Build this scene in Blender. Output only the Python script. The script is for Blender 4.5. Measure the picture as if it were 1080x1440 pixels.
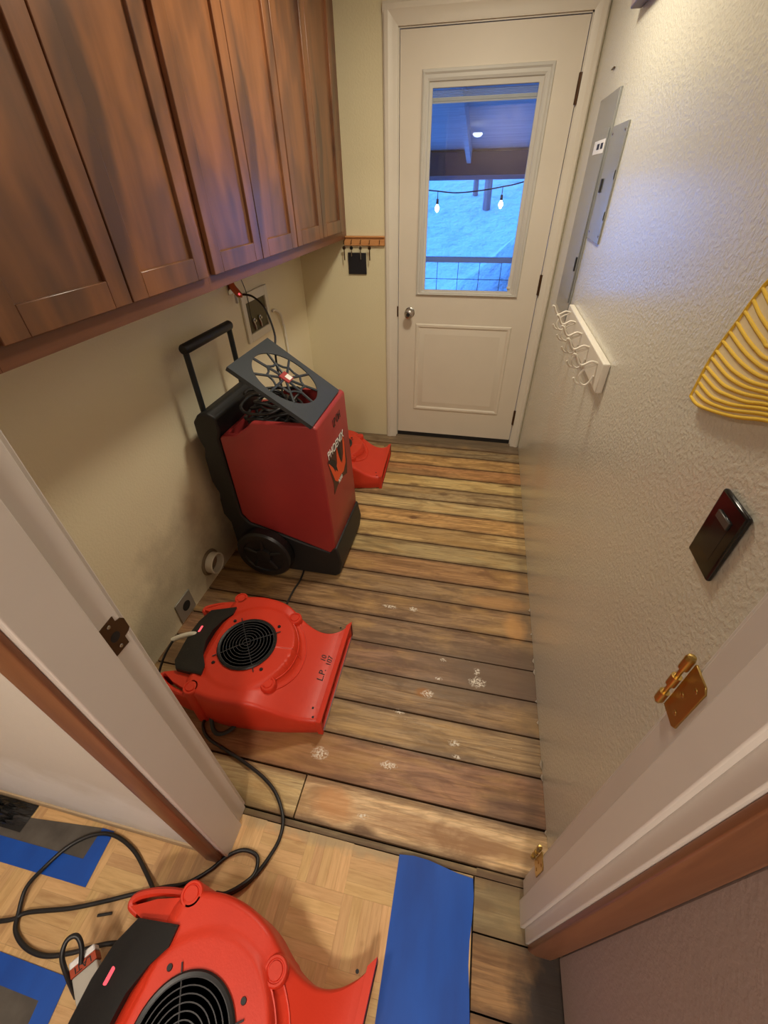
import bpy, bmesh, math, random
from mathutils import Vector, Matrix, Euler
random.seed(7)
PI = math.pi
for o in list(bpy.data.objects): bpy.data.objects.remove(o)
COL = bpy.context.scene.collection
SC = bpy.context.scene

def lin(c):
    c = c/255.0
    return c/12.92 if c <= .04045 else ((c+.055)/1.055)**2.4
def rgb(r, g, b): return (lin(r), lin(g), lin(b), 1)

# ------------------------------------------------------------ camera
cam_d = bpy.data.cameras.new('camera'); cam = bpy.data.objects.new('camera', cam_d); COL.objects.link(cam)
cam_d.sensor_fit = 'VERTICAL'; cam_d.sensor_height = 24.0; cam_d.lens = 582.52/1440*24.0
cam_d.clip_start = .02; cam_d.clip_end = 200
RM = [[0.977693, 0.209494, -0.015114], [-0.119268, 0.612965, 0.781057], [-0.172891, 0.761831, -0.624277]]
cam.matrix_world = Matrix(((RM[0][0], RM[1][0], -RM[2][0], -0.37611), (RM[0][1], RM[1][1], -RM[2][1], -2.81722),
                           (RM[0][2], RM[1][2], -RM[2][2], 1.53674), (0, 0, 0, 1)))
SC.camera = cam
# ------------------------------------------------------------ world, lights, exposure
SC.view_settings.view_transform = 'Standard'; SC.view_settings.look = 'None'
SC.view_settings.exposure = 0.43; SC.view_settings.gamma = 1.0; SC.view_settings.use_curve_mapping = False
w = bpy.data.worlds.new('world'); SC.world = w; w.use_nodes = True
bg = w.node_tree.nodes['Background']; bg.inputs[0].default_value = (.085, .34, 1.0, 1)
_nt = w.node_tree; _tc = _nt.nodes.new('ShaderNodeTexCoord'); _dot = _nt.nodes.new('ShaderNodeVectorMath'); _dot.operation = 'DOT_PRODUCT'
_dot.inputs[1].default_value = (-.55, .50, .67); _nt.links.new(_tc.outputs['Generated'], _dot.inputs[0])
_mr = _nt.nodes.new('ShaderNodeMapRange'); _mr.inputs[1].default_value = -.3; _mr.inputs[2].default_value = 1.0; _mr.inputs[3].default_value = .35; _mr.inputs[4].default_value = 4.2
_nt.links.new(_dot.outputs['Value'], _mr.inputs[0]); _nt.links.new(_mr.outputs[0], bg.inputs[1])

def area_light(name, loc, size, power, color, rot=(0, 0, 0), spread=PI):
    d = bpy.data.lights.new(name, 'AREA'); d.shape = 'DISK'; d.size = size; d.energy = power; d.color = color; d.spread = spread
    o = bpy.data.objects.new(name, d); o.location = loc; o.rotation_euler = rot; COL.objects.link(o); return o
WARM = (1.0, .90, .72)
area_light('utility_ceiling_light', (-.50, -1.12, 2.33), .30, 15.5, WARM)
area_light('hall_ceiling_light', (-1.35, -3.45, 2.38), .36, 9.0, (1.0, .90, .76))
area_light('hall_fill_light_far', (-.35, -4.15, 2.38), .36, 26.0, (1.0, .90, .76))  # added fill, no known fixture: brightens the left wall through the doorway

# ------------------------------------------------------------ helpers
def tag(o, label=None, cat=None, group=None, kind=None):
    if label: o['label'] = label
    if cat: o['category'] = cat
    if group: o['group'] = group
    if kind: o['kind'] = kind
    return o
def thing(name, loc, label, cat, rz=0, group=None):
    o = bpy.data.objects.new(name, None); o.empty_display_size = .05; COL.objects.link(o)
    o.location = loc; o.rotation_euler = (0, 0, rz)
    return tag(o, label, cat, group)

class MB:
    """mesh builder: collects shapes, links them as one object"""
    def __init__(s): s.v = []; s.f = []; s.c = []
    def add(s, vs, fs, col=None):
        n = len(s.v); s.v += [tuple(v) for v in vs]; s.f += [tuple(i+n for i in f) for f in fs]
        s.c += [col]*len(fs); return s
    def box(s, a, b, col=None):
        x0, y0, z0 = a; x1, y1, z1 = b
        x0, x1 = min(x0, x1), max(x0, x1); y0, y1 = min(y0, y1), max(y0, y1); z0, z1 = min(z0, z1), max(z0, z1)
        return s.add([(x0,y0,z0),(x1,y0,z0),(x1,y1,z0),(x0,y1,z0),(x0,y0,z1),(x1,y0,z1),(x1,y1,z1),(x0,y1,z1)],
                     [(3,2,1,0),(4,5,6,7),(0,1,5,4),(1,2,6,5),(2,3,7,6),(3,0,4,7)], col)
    def loft(s, rings, cap=True, closed=True, col=None):
        n = len(rings[0]); vs = [v for r in rings for v in r]; fs = []
        for i in range(len(rings)-1):
            for j in range(n if closed else n-1):
                k = (j+1) % n; fs.append((i*n+j, i*n+k, (i+1)*n+k, (i+1)*n+j))
        if cap:
            fs.append(tuple(reversed(range(n)))); fs.append(tuple((len(rings)-1)*n+j for j in range(n)))
        return s.add(vs, fs, col)
    def prism(s, poly, z0, z1, axis='z', col=None):
        def m(p, q):
            if axis == 'z': return (p[0], p[1], q)
            if axis == 'y': return (p[0], q, p[1])
            return (q, p[0], p[1])
        return s.loft([[m(p, z0) for p in poly], [m(p, z1) for p in poly]], col=col)
    def tube(s, pts, r, n=10, cap=True, col=None, flat=1.0):
        pts = [Vector(p) for p in pts]; rings = []; up = None
        for i, p in enumerate(pts):
            t = (pts[min(i+1, len(pts)-1)]-pts[max(i-1, 0)]).normalized()
            if up is None: up = Vector((0, 0, 1)) if abs(t.z) < .9 else Vector((0, 1, 0))
            a = t.cross(up).normalized() if t.cross(up).length > 1e-4 else t.orthogonal().normalized()
            b = a.cross(t).normalized(); up = b
            rr = r[i] if isinstance(r, (list, tuple)) else r
            rings.append([p+a*math.cos(2*PI*k/n)*rr+b*math.sin(2*PI*k/n)*rr*flat for k in range(n)])
        return s.loft(rings, cap=cap, col=col)
    def lathe(s, prof, c=(0, 0, 0), axis='z', n=40, col=None):
        rings = []
        for r, h in prof:
            ring = []
            for k in range(n):
                a = 2*PI*k/n; u, v = r*math.cos(a), r*math.sin(a)
                ring.append({'z': (c[0]+u, c[1]+v, c[2]+h), 'y': (c[0]+u, c[1]+h, c[2]+v), 'x': (c[0]+h, c[1]+u, c[2]+v)}[axis])
            rings.append(ring)
        return s.loft(rings, cap=True, col=col)
    def build(s, name, mat, parent=None, smooth=None, bevel=0, seg=2, **tg):
        me = bpy.data.meshes.new(name); me.from_pydata(s.v, [], s.f); me.validate(); me.update()
        bm = bmesh.new(); bm.from_mesh(me); bmesh.ops.recalc_face_normals(bm, faces=bm.faces); bm.to_mesh(me); bm.free()
        if any(c is not None for c in s.c) and len(me.polygons) == len(s.c):
            at = me.attributes.new('bc', 'FLOAT_COLOR', 'FACE')
            for i, c in enumerate(s.c): at.data[i].color = c if c is not None else (1, 1, 1, 1)
        me.materials.append(mat)
        o = bpy.data.objects.new(name, me); COL.objects.link(o)
        if parent: o.parent = parent
        if bevel:
            b = o.modifiers.new('bevel', 'BEVEL'); b.width = bevel; b.segments = seg; b.limit_method = 'ANGLE'; b.angle_limit = math.radians(35)
        if smooth is not None or bevel:
            for p in me.polygons: p.use_smooth = True
            me.set_sharp_from_angle(angle=math.radians(smooth or 40))
        tag(o, **tg)
        return o

def boolean(o, cutters):
    """difference, applied; cutters removed again"""
    for c in cutters:
        m = o.modifiers.new('cut', 'BOOLEAN'); m.operation = 'DIFFERENCE'; m.object = c; m.solver = 'EXACT'
    dg = bpy.context.evaluated_depsgraph_get(); dg.update()
    me = bpy.data.meshes.new_from_object(o.evaluated_get(dg))
    o.modifiers.clear(); o.data = me
    for c in cutters: bpy.data.objects.remove(c)
    for p in me.polygons: p.use_smooth = True
    me.set_sharp_from_angle(angle=math.radians(38))
    return o
def copy_tree(o, parent=None):
    c = o.copy(); COL.objects.link(c); c.parent = parent
    for ch in [x for x in bpy.data.objects if x.parent == o]: copy_tree(ch, c)
    return c
def smooth_path(pts, k=5, closed=False):
    """catmull-rom"""
    P = [Vector(p) for p in pts]; out = []; n = len(P)
    for i in range(n-1):
        a, b, c, d = P[max(i-1, 0)], P[i], P[i+1], P[min(i+2, n-1)]
        for j in range(k):
            t = j/k
            out.append(.5*((2*b)+(-a+c)*t+(2*a-5*b+4*c-d)*t*t+(-a+3*b-3*c+d)*t**3))
    out.append(P[-1]); return out
def text_mesh(txt, size, depth=.0006):
    cu = bpy.data.curves.new('txt', 'FONT'); cu.body = txt; cu.size = size; cu.extrude = depth; cu.align_x = 'CENTER'; cu.align_y = 'CENTER'
    o = bpy.data.objects.new('txt', cu); COL.objects.link(o)
    dg = bpy.context.evaluated_depsgraph_get(); dg.update()
    me = bpy.data.meshes.new_from_object(o.evaluated_get(dg)); bpy.data.objects.remove(o); return me
def put_text(name, txt, size, mat, parent, origin, xdir, ydir, sx=1.0):
    me = text_mesh(txt, size); X = Vector(xdir).normalized(); Y = Vector(ydir).normalized(); Z = X.cross(Y).normalized(); Y = Z.cross(X)
    me.transform(Matrix(((X.x*sx, Y.x, Z.x, origin[0]), (X.y*sx, Y.y, Z.y, origin[1]), (X.z*sx, Y.z, Z.z, origin[2]), (0, 0, 0, 1))))
    me.materials.clear(); me.materials.append(mat); me.name = name
    o = bpy.data.objects.new(name, me); COL.objects.link(o); o.parent = parent; return o

# ------------------------------------------------------------ materials
class NT:
    def __init__(s, name):
        s.m = bpy.data.materials.new(name); s.m.use_nodes = True; s.t = s.m.node_tree; s.b = s.t.nodes['Principled BSDF']
        s.out = s.t.nodes['Material Output']; s._c = None
    def n(s, typ, **k):
        x = s.t.nodes.new(typ)
        for a, v in k.items(): setattr(x, a, v)
        return x
    def l(s, a, b): s.t.links.new(a, b)
    def val(s, sock, v):
        if hasattr(v, 'is_linked') or hasattr(v, 'links'): s.l(v, sock)
        else: sock.default_value = v
    def co(s):
        if s._c is None: s._c = s.n('ShaderNodeTexCoord').outputs['Object']
        return s._c
    def mapping(s, scale=(1, 1, 1), loc=(0, 0, 0), rot=(0, 0, 0), src=None):
        m = s.n('ShaderNodeMapping'); s.l(src or s.co(), m.inputs[0]); m.inputs['Scale'].default_value = scale
        m.inputs['Location'].default_value = loc; m.inputs['Rotation'].default_value = rot; return m.outputs[0]
    def noise(s, scale, detail=4, rough=.55, vec=None, dist=0):
        x = s.n('ShaderNodeTexNoise'); s.l(vec if vec is not None else s.co(), x.inputs['Vector']); x.inputs['Scale'].default_value = scale
        x.inputs['Detail'].default_value = detail; x.inputs['Roughness'].default_value = rough; x.inputs['Distortion'].default_value = dist
        return x.outputs[0]
    def ramp(s, f, stops):
        r = s.n('ShaderNodeValToRGB'); s.l(f, r.inputs[0]); e = r.color_ramp.elements
        while len(e) < len(stops): e.new(.5)
        for i, (p, c) in enumerate(stops):
            e[i].position = p; e[i].color = c if len(c) == 4 else (*c, 1)
        return r.outputs[0]
    def rng(s, f, a, b, c=0., d=1.):
        r = s.n('ShaderNodeMapRange'); s.l(f, r.inputs[0])
        for i, v in enumerate((a, b, c, d)): r.inputs[1+i].default_value = v
        return r.outputs[0]
    def mix(s, f, a, b, mode='MIX'):
        x = s.n('ShaderNodeMix', data_type='RGBA', blend_type=mode); s.val(x.inputs[0], f); s.val(x.inputs[6], a); s.val(x.inputs[7], b); return x.outputs[2]
    def math(s, op, a, b=0., c=None):
        x = s.n('ShaderNodeMath', operation=op); s.val(x.inputs[0], a); s.val(x.inputs[1], b)
        if c is not None: s.val(x.inputs[2], c)
        return x.outputs[0]
    def sep(s, v=None):
        x = s.n('ShaderNodeSeparateXYZ'); s.l(v or s.co(), x.inputs[0]); return x.outputs
    def bump(s, h, strength=.3, dist=.002):
        x = s.n('ShaderNodeBump'); s.l(h, x.inputs['Height']); x.inputs['Strength'].default_value = strength; x.inputs['Distance'].default_value = dist
        s.l(x.outputs[0], s.b.inputs['Normal'])
    def spot(s, cx, cy, rx, ry, wob=.35, ns=30, soft=.25, seed=0, axes=(0, 1)):
        """mask 1 inside a ragged ellipse of two object coordinates"""
        xyz = s.sep(); a = s.math('DIVIDE', s.math('SUBTRACT', xyz[axes[0]], cx), rx); b = s.math('DIVIDE', s.math('SUBTRACT', xyz[axes[1]], cy), ry)
        d = s.math('SQRT', s.math('ADD', s.math('MULTIPLY', a, a), s.math('MULTIPLY', b, b)))
        nz = s.noise(ns, 4, .6, s.mapping(loc=(seed, seed*.7, 0)))
        d = s.math('ADD', d, s.math('MULTIPLY', s.math('SUBTRACT', nz, .5), wob*4))
        return s.rng(d, 1+soft, 1-soft, 0, 1)
    def col(s, c): s.val(s.b.inputs['Base Color'], c); return s
    def rough(s, r): s.val(s.b.inputs['Roughness'], r); return s

def plain(name, c, rough=.5, metal=0., bump=None, spec=None, coat=0):
    t = NT(name); t.col(c); t.rough(rough); t.b.inputs['Metallic'].default_value = metal
    if spec is not None: t.b.inputs['Specular IOR Level'].default_value = spec
    if coat: t.b.inputs['Coat Weight'].default_value = coat
    nz = t.noise(6, 3)
    t.col(t.mix(t.rng(nz, .3, .7, 0, .12), c, (c[0]*.75, c[1]*.75, c[2]*.75, 1)))
    if bump: t.bump(t.noise(bump[0], 3), bump[1], .001)
    return t.m
def wall_mat(name, c, rough=.55, tex=.35, stains=(), smooth_low=None, spec=.5):
    t = NT(name)
    big = t.noise(2.2, 3)
    base = t.mix(t.rng(big, .3, .7, 0, .25), c, (c[0]*.9, c[1]*.88, c[2]*.84, 1))
    for (cx, cy, rx, ry, cc, f, ax, sd) in stains:
        base = t.mix(t.math('MULTIPLY', t.spot(cx, cy, rx, ry, .45, 9, .5, sd, ax), f), base, cc)
    t.col(base); t.rough(rough); t.b.inputs['Specular IOR Level'].default_value = spec
    n1 = t.noise(110, 3, .5); n2 = t.noise(210, 2, .5)
    h = t.math('ADD', t.rng(n1, .42, .62), t.math('MULTIPLY', n2, .3))
    t.bump(h, tex, .0022)
    return t.m
def wood(name, c1, c2, axis=0, scale=1., rough=.5, mottled=0, bumps=.1, c3=None):
    """grain runs along axis"""
    t = NT(name); sc = [26*scale]*3; sc[axis] = 1.6*scale
    g = t.noise(1.0, 6, .6, t.mapping(tuple(sc)), .8)
    base = t.mix(t.rng(g, .3, .7), c1, c2)
    if mottled:
        sc2 = [6.5]*3; sc2[axis] = 2.2
        m = t.noise(1.0, 3, .55, t.mapping(tuple(sc2)), .4)
        base = t.mix(t.rng(m, .42, .64, 0, mottled), base, c3 or (c1[0]*.45, c1[1]*.45, c1[2]*.45, 1))
    t.col(base); t.rough(rough); t.bump(g, bumps, .0008); return t.m

CREAM = rgb(218, 208, 172)
m_wall_left = wall_mat('wall_paint_left', rgb(232, 222, 190), .6, .18, [
    (-1.72, .30, .22, .16, rgb(150, 138, 112), .5, (1, 2), 3), (-1.95, .12, .3, .12, rgb(140, 128, 104), .45, (1, 2), 5),
    (-1.5, .1, .25, .12, rgb(120, 104, 80), .45, (1, 2), 8)])
m_wall_right = wall_mat('wall_paint_right', rgb(212, 208, 192), .27, .36, [(-1.0, .55, .16, .35, rgb(212, 186, 158), .3, (1, 2), 2)], spec=.85)
m_wall_right.node_tree.nodes['Principled BSDF'].inputs['Coat Weight'].default_value = .7
m_wall_right.node_tree.nodes['Principled BSDF'].inputs['Coat Roughness'].default_value = .24
m_wall_back = wall_mat('wall_paint_back', CREAM, .6, .15)
m_hall = wall_mat('hall_wall_paint', rgb(160, 142, 134), .7, .12)
m_hall_patch = wall_mat('hall_wall_patched', rgb(206, 200, 190), .65, .2, [(-1.35, .22, .6, .16, rgb(226, 224, 220), .9, (0, 2), 4)])
m_ceil = wall_mat('ceiling_paint', rgb(226, 220, 204), .8, .4)
m_white = plain('white_trim_paint', rgb(216, 208, 192), .42)
m_jamb = plain('jamb_paint', rgb(212, 204, 196), .45, bump=(18, .08))
m_door = plain('door_paint', rgb(214, 204, 186), .5)
m_wframe = plain('window_trim_paint', rgb(196, 192, 182), .5)
m_brown = wood('brown_wood_casing', rgb(138, 90, 60), rgb(108, 66, 42), axis=2, rough=.4)
m_cab = wood('cabinet_wood', rgb(146, 96, 62), rgb(120, 76, 46), axis=2, scale=.5, rough=.28, mottled=1.0, bumps=.05, c3=rgb(86, 60, 46))
m_cab_dark = wood('cabinet_frame_wood', rgb(124, 78, 54), rgb(100, 62, 42), axis=1, rough=.35)
m_black = plain('black_plastic', (.012, .012, .013, 1), .38)
m_black_rough = plain('black_textured_plastic', (.012, .012, .012, 1), .55, bump=(160, .4))
m_cord = plain('black_rubber', (.014, .013, .013, 1), .42)
m_grey_plate = plain('slate_plastic', (.035, .042, .05, 1), .42)
m_alu = plain('black_anodised', (.02, .025, .028, 1), .32, .3)
m_red = NT('red_rotomoulded_plastic')
_n = m_red.noise(4, 4)
m_red.col(m_red.mix(m_red.rng(_n, .35, .7, 0, .5), rgb(218, 58, 32), rgb(192, 46, 30)))
m_red.rough(.45); m_red.bump(m_red.noise(240, 2), .16, .001); m_red = m_red.m
m_dred = NT('dark_red_plastic')
_n = m_dred.noise(5, 5)
m_dred.col(m_dred.mix(m_dred.rng(_n, .35, .7, 0, .5), rgb(160, 50, 48), rgb(138, 42, 44)))
m_dred.rough(.42); m_dred.bump(m_dred.noise(200, 2), .12, .001); m_dred = m_dred.m
m_metal = plain('galvanised_metal', rgb(170, 168, 160), .4, .7)
m_steel = plain('brushed_steel', rgb(190, 186, 178), .25, 1.)
m_brass = plain('brass', rgb(186, 156, 92), .28, 1., bump=(30, .1))
m_bronze = plain('dark_bronze', rgb(84, 60, 38), .38, .6)
m_panelgrey = plain('grey_enamel', rgb(150, 152, 150), .25, .45)
m_pvc = plain('off_white_plastic', rgb(220, 214, 196), .4)
m_dark = plain('dark_void', (.01, .008, .007, 1), .8)
m_yellow = plain('yellow_straw', rgb(228, 188, 58), .8, bump=(120, .5))
m_creamst = plain('cream_straw', rgb(232, 214, 168), .85, bump=(120, .5))
m_tape = NT('blue_masking_tape')
_t = m_tape; _w = _t.noise(9, 4, .6, _t.mapping((1, .25, 1)))
_t.col(_t.mix(_t.rng(_w, .3, .7), rgb(12, 84, 186), rgb(8, 66, 156))); _t.rough(.5); _t.bump(_t.noise(30, 4, .6, _t.mapping((1, .3, 1))), .3, .001); m_tape = m_tape.m
m_felt = NT('dark_grey_sheet'); m_felt.col(m_felt.mix(m_felt.rng(m_felt.noise(14, 5), .35, .7), rgb(74, 68, 62), rgb(96, 90, 82))); m_felt.rough(.75); m_felt = m_felt.m
m_bag = plain('black_bin_film', (.02, .02, .02, 1), .2)
m_ink = plain('black_marker', (.01, .01, .01, 1), .6)
m_wtext = plain('white_print', rgb(236, 232, 224), .5)
m_orange = plain('orange_print', rgb(232, 84, 40), .5)
m_redled = NT('red_lit_lens'); m_redled.col((.6, .02, .05, 1)); m_redled.b.inputs['Emission Color'].default_value = (1, .12, .14, 1); m_redled.b.inputs['Emission Strength'].default_value = .8; m_redled.rough(.15); m_redled = m_redled.m
m_bulb = NT('lit_bulb'); m_bulb.b.inputs['Emission Color'].default_value = (1, .93, .7, 1); m_bulb.b.inputs['Emission Strength'].default_value = 7; m_bulb = m_bulb.m
m_shade = NT('dim_lamp_glass'); m_shade.b.inputs['Emission Color'].default_value = (.9, .93, 1, 1); m_shade.b.inputs['Emission Strength'].default_value = .9; m_shade = m_shade.m
m_clear = NT('clear_plastic'); m_clear.col(rgb(200, 196, 186)); m_clear.rough(.2); m_clear.b.inputs['Alpha'].default_value = .75; m_clear = m_clear.m
# glass
m_glass = bpy.data.materials.new('window_glass'); m_glass.use_nodes = True
_t = m_glass.node_tree; _t.nodes.remove(_t.nodes['Principled BSDF'])
_tr = _t.nodes.new('ShaderNodeBsdfTransparent'); _tr.inputs[0].default_value = (.93, .96, 1, 1); _gl = _t.nodes.new('ShaderNodeBsdfGlossy'); _gl.inputs['Roughness'].default_value = .02
_mx = _t.nodes.new('ShaderNodeMixShader'); _mx.inputs[0].default_value = .07
_t.links.new(_tr.outputs[0], _mx.inputs[1]); _t.links.new(_gl.outputs[0], _mx.inputs[2]); _t.links.new(_mx.outputs[0], _t.nodes['Material Output'].inputs[0])

# plank floor: per-board colour attribute, grain, knots, stains, paint marks
def plank_mat():
    t = NT('old_subfloor_planks')
    at = t.n('ShaderNodeAttribute', attribute_name='bc'); base = at.outputs['Color']; rnd = at.outputs['Alpha']
    ofs = t.n('ShaderNodeCombineXYZ'); t.l(t.math('MULTIPLY', rnd, 37.), ofs.inputs[0]); t.l(t.math('MULTIPLY', rnd, 91.), ofs.inputs[2])
    va = t.n('ShaderNodeVectorMath', operation='ADD'); t.l(t.co(), va.inputs[0]); t.l(ofs.outputs[0], va.inputs[1]); v = va.outputs[0]
    g = t.noise(1., 7, .65, t.mapping((2.2, 42, 1), src=v), 1.4)
    c = t.mix(t.rng(g, .44, .62, 0, .8), base, t.mix(1., base, (.42, .34, .28, 1), 'MULTIPLY'))
    g2 = t.noise(1., 5, .6, t.mapping((5, 150, 1), src=v), .6)
    c = t.mix(t.rng(g2, .5, .64, 0, .6), c, t.mix(1., base, (1.35, 1.3, 1.2, 1), 'MULTIPLY'))
    # cathedral grain
    wv = t.n('ShaderNodeTexWave', wave_type='RINGS', rings_direction='Z'); t.l(t.mapping((1.0, 7.5, 0.001), src=v), wv.inputs['Vector']); wv.inputs['Scale'].default_value = 5.; wv.inputs['Distortion'].default_value = 7.; wv.inputs['Detail'].default_value = 3; wv.inputs['Detail Scale'].default_value = 1.2
    c = t.mix(t.rng(wv.outputs[1], .0, .35, .28, 0), c, t.mix(1., base, (.5, .38, .28, 1), 'MULTIPLY'))
    # blotchy staining and wear
    b = t.noise(1., 5, .6, t.mapping((3.6, 15, 1), src=v), 1.0)
    c = t.mix(t.rng(b, .47, .62, 0, .85), c, t.mix(1., base, (.46, .39, .33, 1), 'MULTIPLY'))
    b2 = t.noise(1., 5, .6, t.mapping((3.1, 9, 1), loc=(5, 2, 0), src=v), .5)
    c = t.mix(t.rng(b2, .5, .7, 0, .5), c, rgb(206, 164, 96))
    # knots
    vo = t.n('ShaderNodeTexVoronoi'); t.l(t.mapping((2.6, 6.2, .01), src=v), vo.inputs['Vector']); vo.inputs['Scale'].default_value = 1.
    kd = t.math('ADD', vo.outputs['Distance'], t.math('MULTIPLY', t.noise(22, 3), .12))
    c = t.mix(t.rng(kd, .19, .11, 0, .75), c, rgb(88, 54, 30))
    eb = t.n('ShaderNodeAttribute', attribute_name='be'); es = t.n('ShaderNodeSeparateXYZ'); t.l(eb.outputs['Vector'], es.inputs[0]); yy = t.sep()[1]
    dd = t.math('MINIMUM', t.math('SUBTRACT', yy, es.outputs[0]), t.math('SUBTRACT', es.outputs[1], yy))
    dd = t.math('ADD', dd, t.math('MULTIPLY', t.math('SUBTRACT', t.noise(1., 4, .6, t.mapping((9, 30, 1))), .5), .03))
    c = t.mix(t.rng(dd, .02, .001, 0, .8), c, rgb(92, 66, 44))
    # older dark water stains: (x, y, rx, ry, colour, amount)
    for i, (x, y, rx, ry, cc, f) in enumerate([
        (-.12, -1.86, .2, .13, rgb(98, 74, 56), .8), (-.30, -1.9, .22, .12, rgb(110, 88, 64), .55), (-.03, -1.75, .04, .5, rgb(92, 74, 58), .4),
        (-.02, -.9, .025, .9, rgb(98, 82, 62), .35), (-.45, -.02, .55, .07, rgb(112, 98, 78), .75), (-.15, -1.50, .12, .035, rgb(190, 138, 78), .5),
        (-.07, -1.63, .045, .06, rgb(206, 150, 84), .5), (-.42, -2.0, .03, .018, rgb(150, 96, 30), .9), (-1.1, -2.3, .5, .12, rgb(140, 92, 52), .4),
        (-.1, -2.33, .1, .05, rgb(74, 54, 42), .5), (-.65, -2.42, .06, .04, rgb(196, 138, 84), .7), (-.3, -2.43, .25, .03, rgb(150, 104, 66), .5),
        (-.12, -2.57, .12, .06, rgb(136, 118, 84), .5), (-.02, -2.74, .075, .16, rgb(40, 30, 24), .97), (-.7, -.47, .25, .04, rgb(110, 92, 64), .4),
        (-1.0, -2.48, .12, .05, rgb(110, 90, 50), .6), (-.5, -1.08, .3, .05, rgb(140, 104, 62), .4)]):
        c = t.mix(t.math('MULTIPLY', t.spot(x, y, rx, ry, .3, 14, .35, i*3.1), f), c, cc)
    # white paint marks
    wfrag = t.rng(t.noise(140, 3, .6), .44, .54, 0, 1)
    for i, (x, y, rx, ry) in enumerate([(-.405, -2.00, .022, .016), (-.22, -1.915, .03, .024), (-.225, -1.87, .012, .02), (-.74, -2.285, .028, .02), (-.36, -1.905+.06, .014, .008),
        (-.37, -1.93, .014, .008), (-.29, -2.16, .022, .01), (-.5, -2.275, .03, .012), (-.52, -1.615, .02, .012), (-.63, -1.62, .04, .01), (-.50, -2.09, .018, .01), (-.55, -2.43, .02, .008), (-.28, -2.2, .015, .006)]):
        c = t.mix(t.math('MULTIPLY', t.math('MULTIPLY', t.spot(x, y, rx*.85, ry*.85, .5, 50, .3, i*5.3+1), wfrag), .85), c, rgb(226, 216, 198))
    fl = t.noise(120, 2, .5)
    c = t.mix(t.rng(fl, .76, .80, 0, .7), c, rgb(216, 204, 180))
    t.col(c); t.rough(t.rng(g, .3, .7, .42, .62)); t.bump(t.math('ADD', g, t.math('MULTIPLY', g2, .5)), .3, .0012)
    return t.m
m_plank = plank_mat()
def parquet_mat():
    t = NT('oak_mosaic_parquet')
    at = t.n('ShaderNodeAttribute', attribute_name='bc'); base = at.outputs['Color']; rnd = at.outputs['Alpha']
    x, y, z = t.sep()[0:3]
    # even alpha: strips along x ; odd: along y
    alongy = t.math('GREATER_THAN', rnd, .5)
    u = t.mix(alongy, t.mapping((9, 110, 1)), t.mapping((110, 9, 1)))
    g = t.noise(1., 6, .65, u, .5)
    c = t.mix(t.rng(g, .4, .7, 0, .6), base, t.mix(1., base, (.62, .5, .38, 1), 'MULTIPLY'))
    gr = t.spot(-.55, -2.50, .45, .025, .6, 18, .4, 2)
    c = t.mix(t.math('MULTIPLY', gr, .75), c, rgb(168, 150, 116))
    t.col(c); t.rough(.38); t.bump(g, .12, .0006); return t.m
m_parq = parquet_mat()
m_bare = wood('bare_drywall_edge', rgb(196, 172, 138), rgb(170, 146, 112), axis=0, rough=.8)

# ============================================================ SETTING
def struct(o): o['kind'] = 'structure'; return o
W = 1.517; YP0 = -2.487; YP1 = -2.611; CZ = 2.44
XL = -.918; XR = -.073        # doorway jamb faces
# plank floor
edges = [0.12, 0, -.12, -.236, -.376, -.51, -.642, -.77, -.893, -1.025, -1.161, -1.286, -1.423, -1.545, -1.685, -1.824, -1.952, -2.085, -2.212, -2.354]
cols = [(160,138,108), (148,126,98), (164,142,104), (212,168,104), (204,148,92), (224,194,126), (184,158,112), (214,188,130), (212,166,102), (208,174,112),
        (200,174,118), (196,148,94), (180,146,102), (178,140,96), (166,130,92), (172,126,90), (170,134,90), (182,148,100), (178,128,90)]
fm = MB(); fm.ed = []
for i in range(len(edges)-1):
    y1, y0 = edges[i], edges[i+1]; c = [v*(1.0 if i < 10 else .92) for v in cols[i]]; mg = sum(c)/3; c = [mg+(v-mg)*.92 for v in c]
    fm.ed.append((y0, y1)); fm.box((-W-.02, y0+.003, -.022), (.02, y1-.003, random.uniform(-.0012, .0005)), (*rgb(*c)[:3], random.random()))
fm.ed += [(-2.478, -2.358), (-2.478, -2.358), (-2.5, -2.4), (-2.5, -2.4)]
fm.box((-W-.02, -2.478, -.022), (-.762, -2.358, .0), (*rgb(208, 188, 140)[:3], .31))
fm.box((-.757, -2.478, -.022), (.02, -2.358, .001), (*rgb(220, 188, 144)[:3], .77))
fm.box((-W-.02, -2.500, -.022), (-.2, -2.484, -.004), (*rgb(140, 124, 92)[:3], .5))
fm.box((-.2, -2.500, -.022), (.02, -2.482, -.003), (*rgb(134, 112, 80)[:3], .52))
for k, (a, b, c) in enumerate([(-2.503, -2.614, (150, 132, 96)), (-2.618, -2.75, (152, 116, 76)), (-2.754, -2.9, (138, 98, 64)), (-2.904, -3.04, (150, 114, 74)), (-3.044, -3.18, (140, 100, 66)), (-3.184, -3.4, (150, 110, 70)), (-3.404, -4.62, (150, 110, 70))]):
    fm.ed.append((b, a)); fm.box((-.205, b, -.022), (.03, a, 0), (*rgb(*c)[:3], .1+.13*k))
fo = struct(fm.build('floor', m_plank))
ea = fo.data.attributes.new('be', 'FLOAT_VECTOR', 'FACE')
for i in range(len(fo.data.polygons)): ea.data[i].vector = (*fm.ed[i//6], 0)
struct(MB().box((-3.3, -4.7, -.06), (.1, .2, -.021)).build('floor', m_dark))
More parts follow.
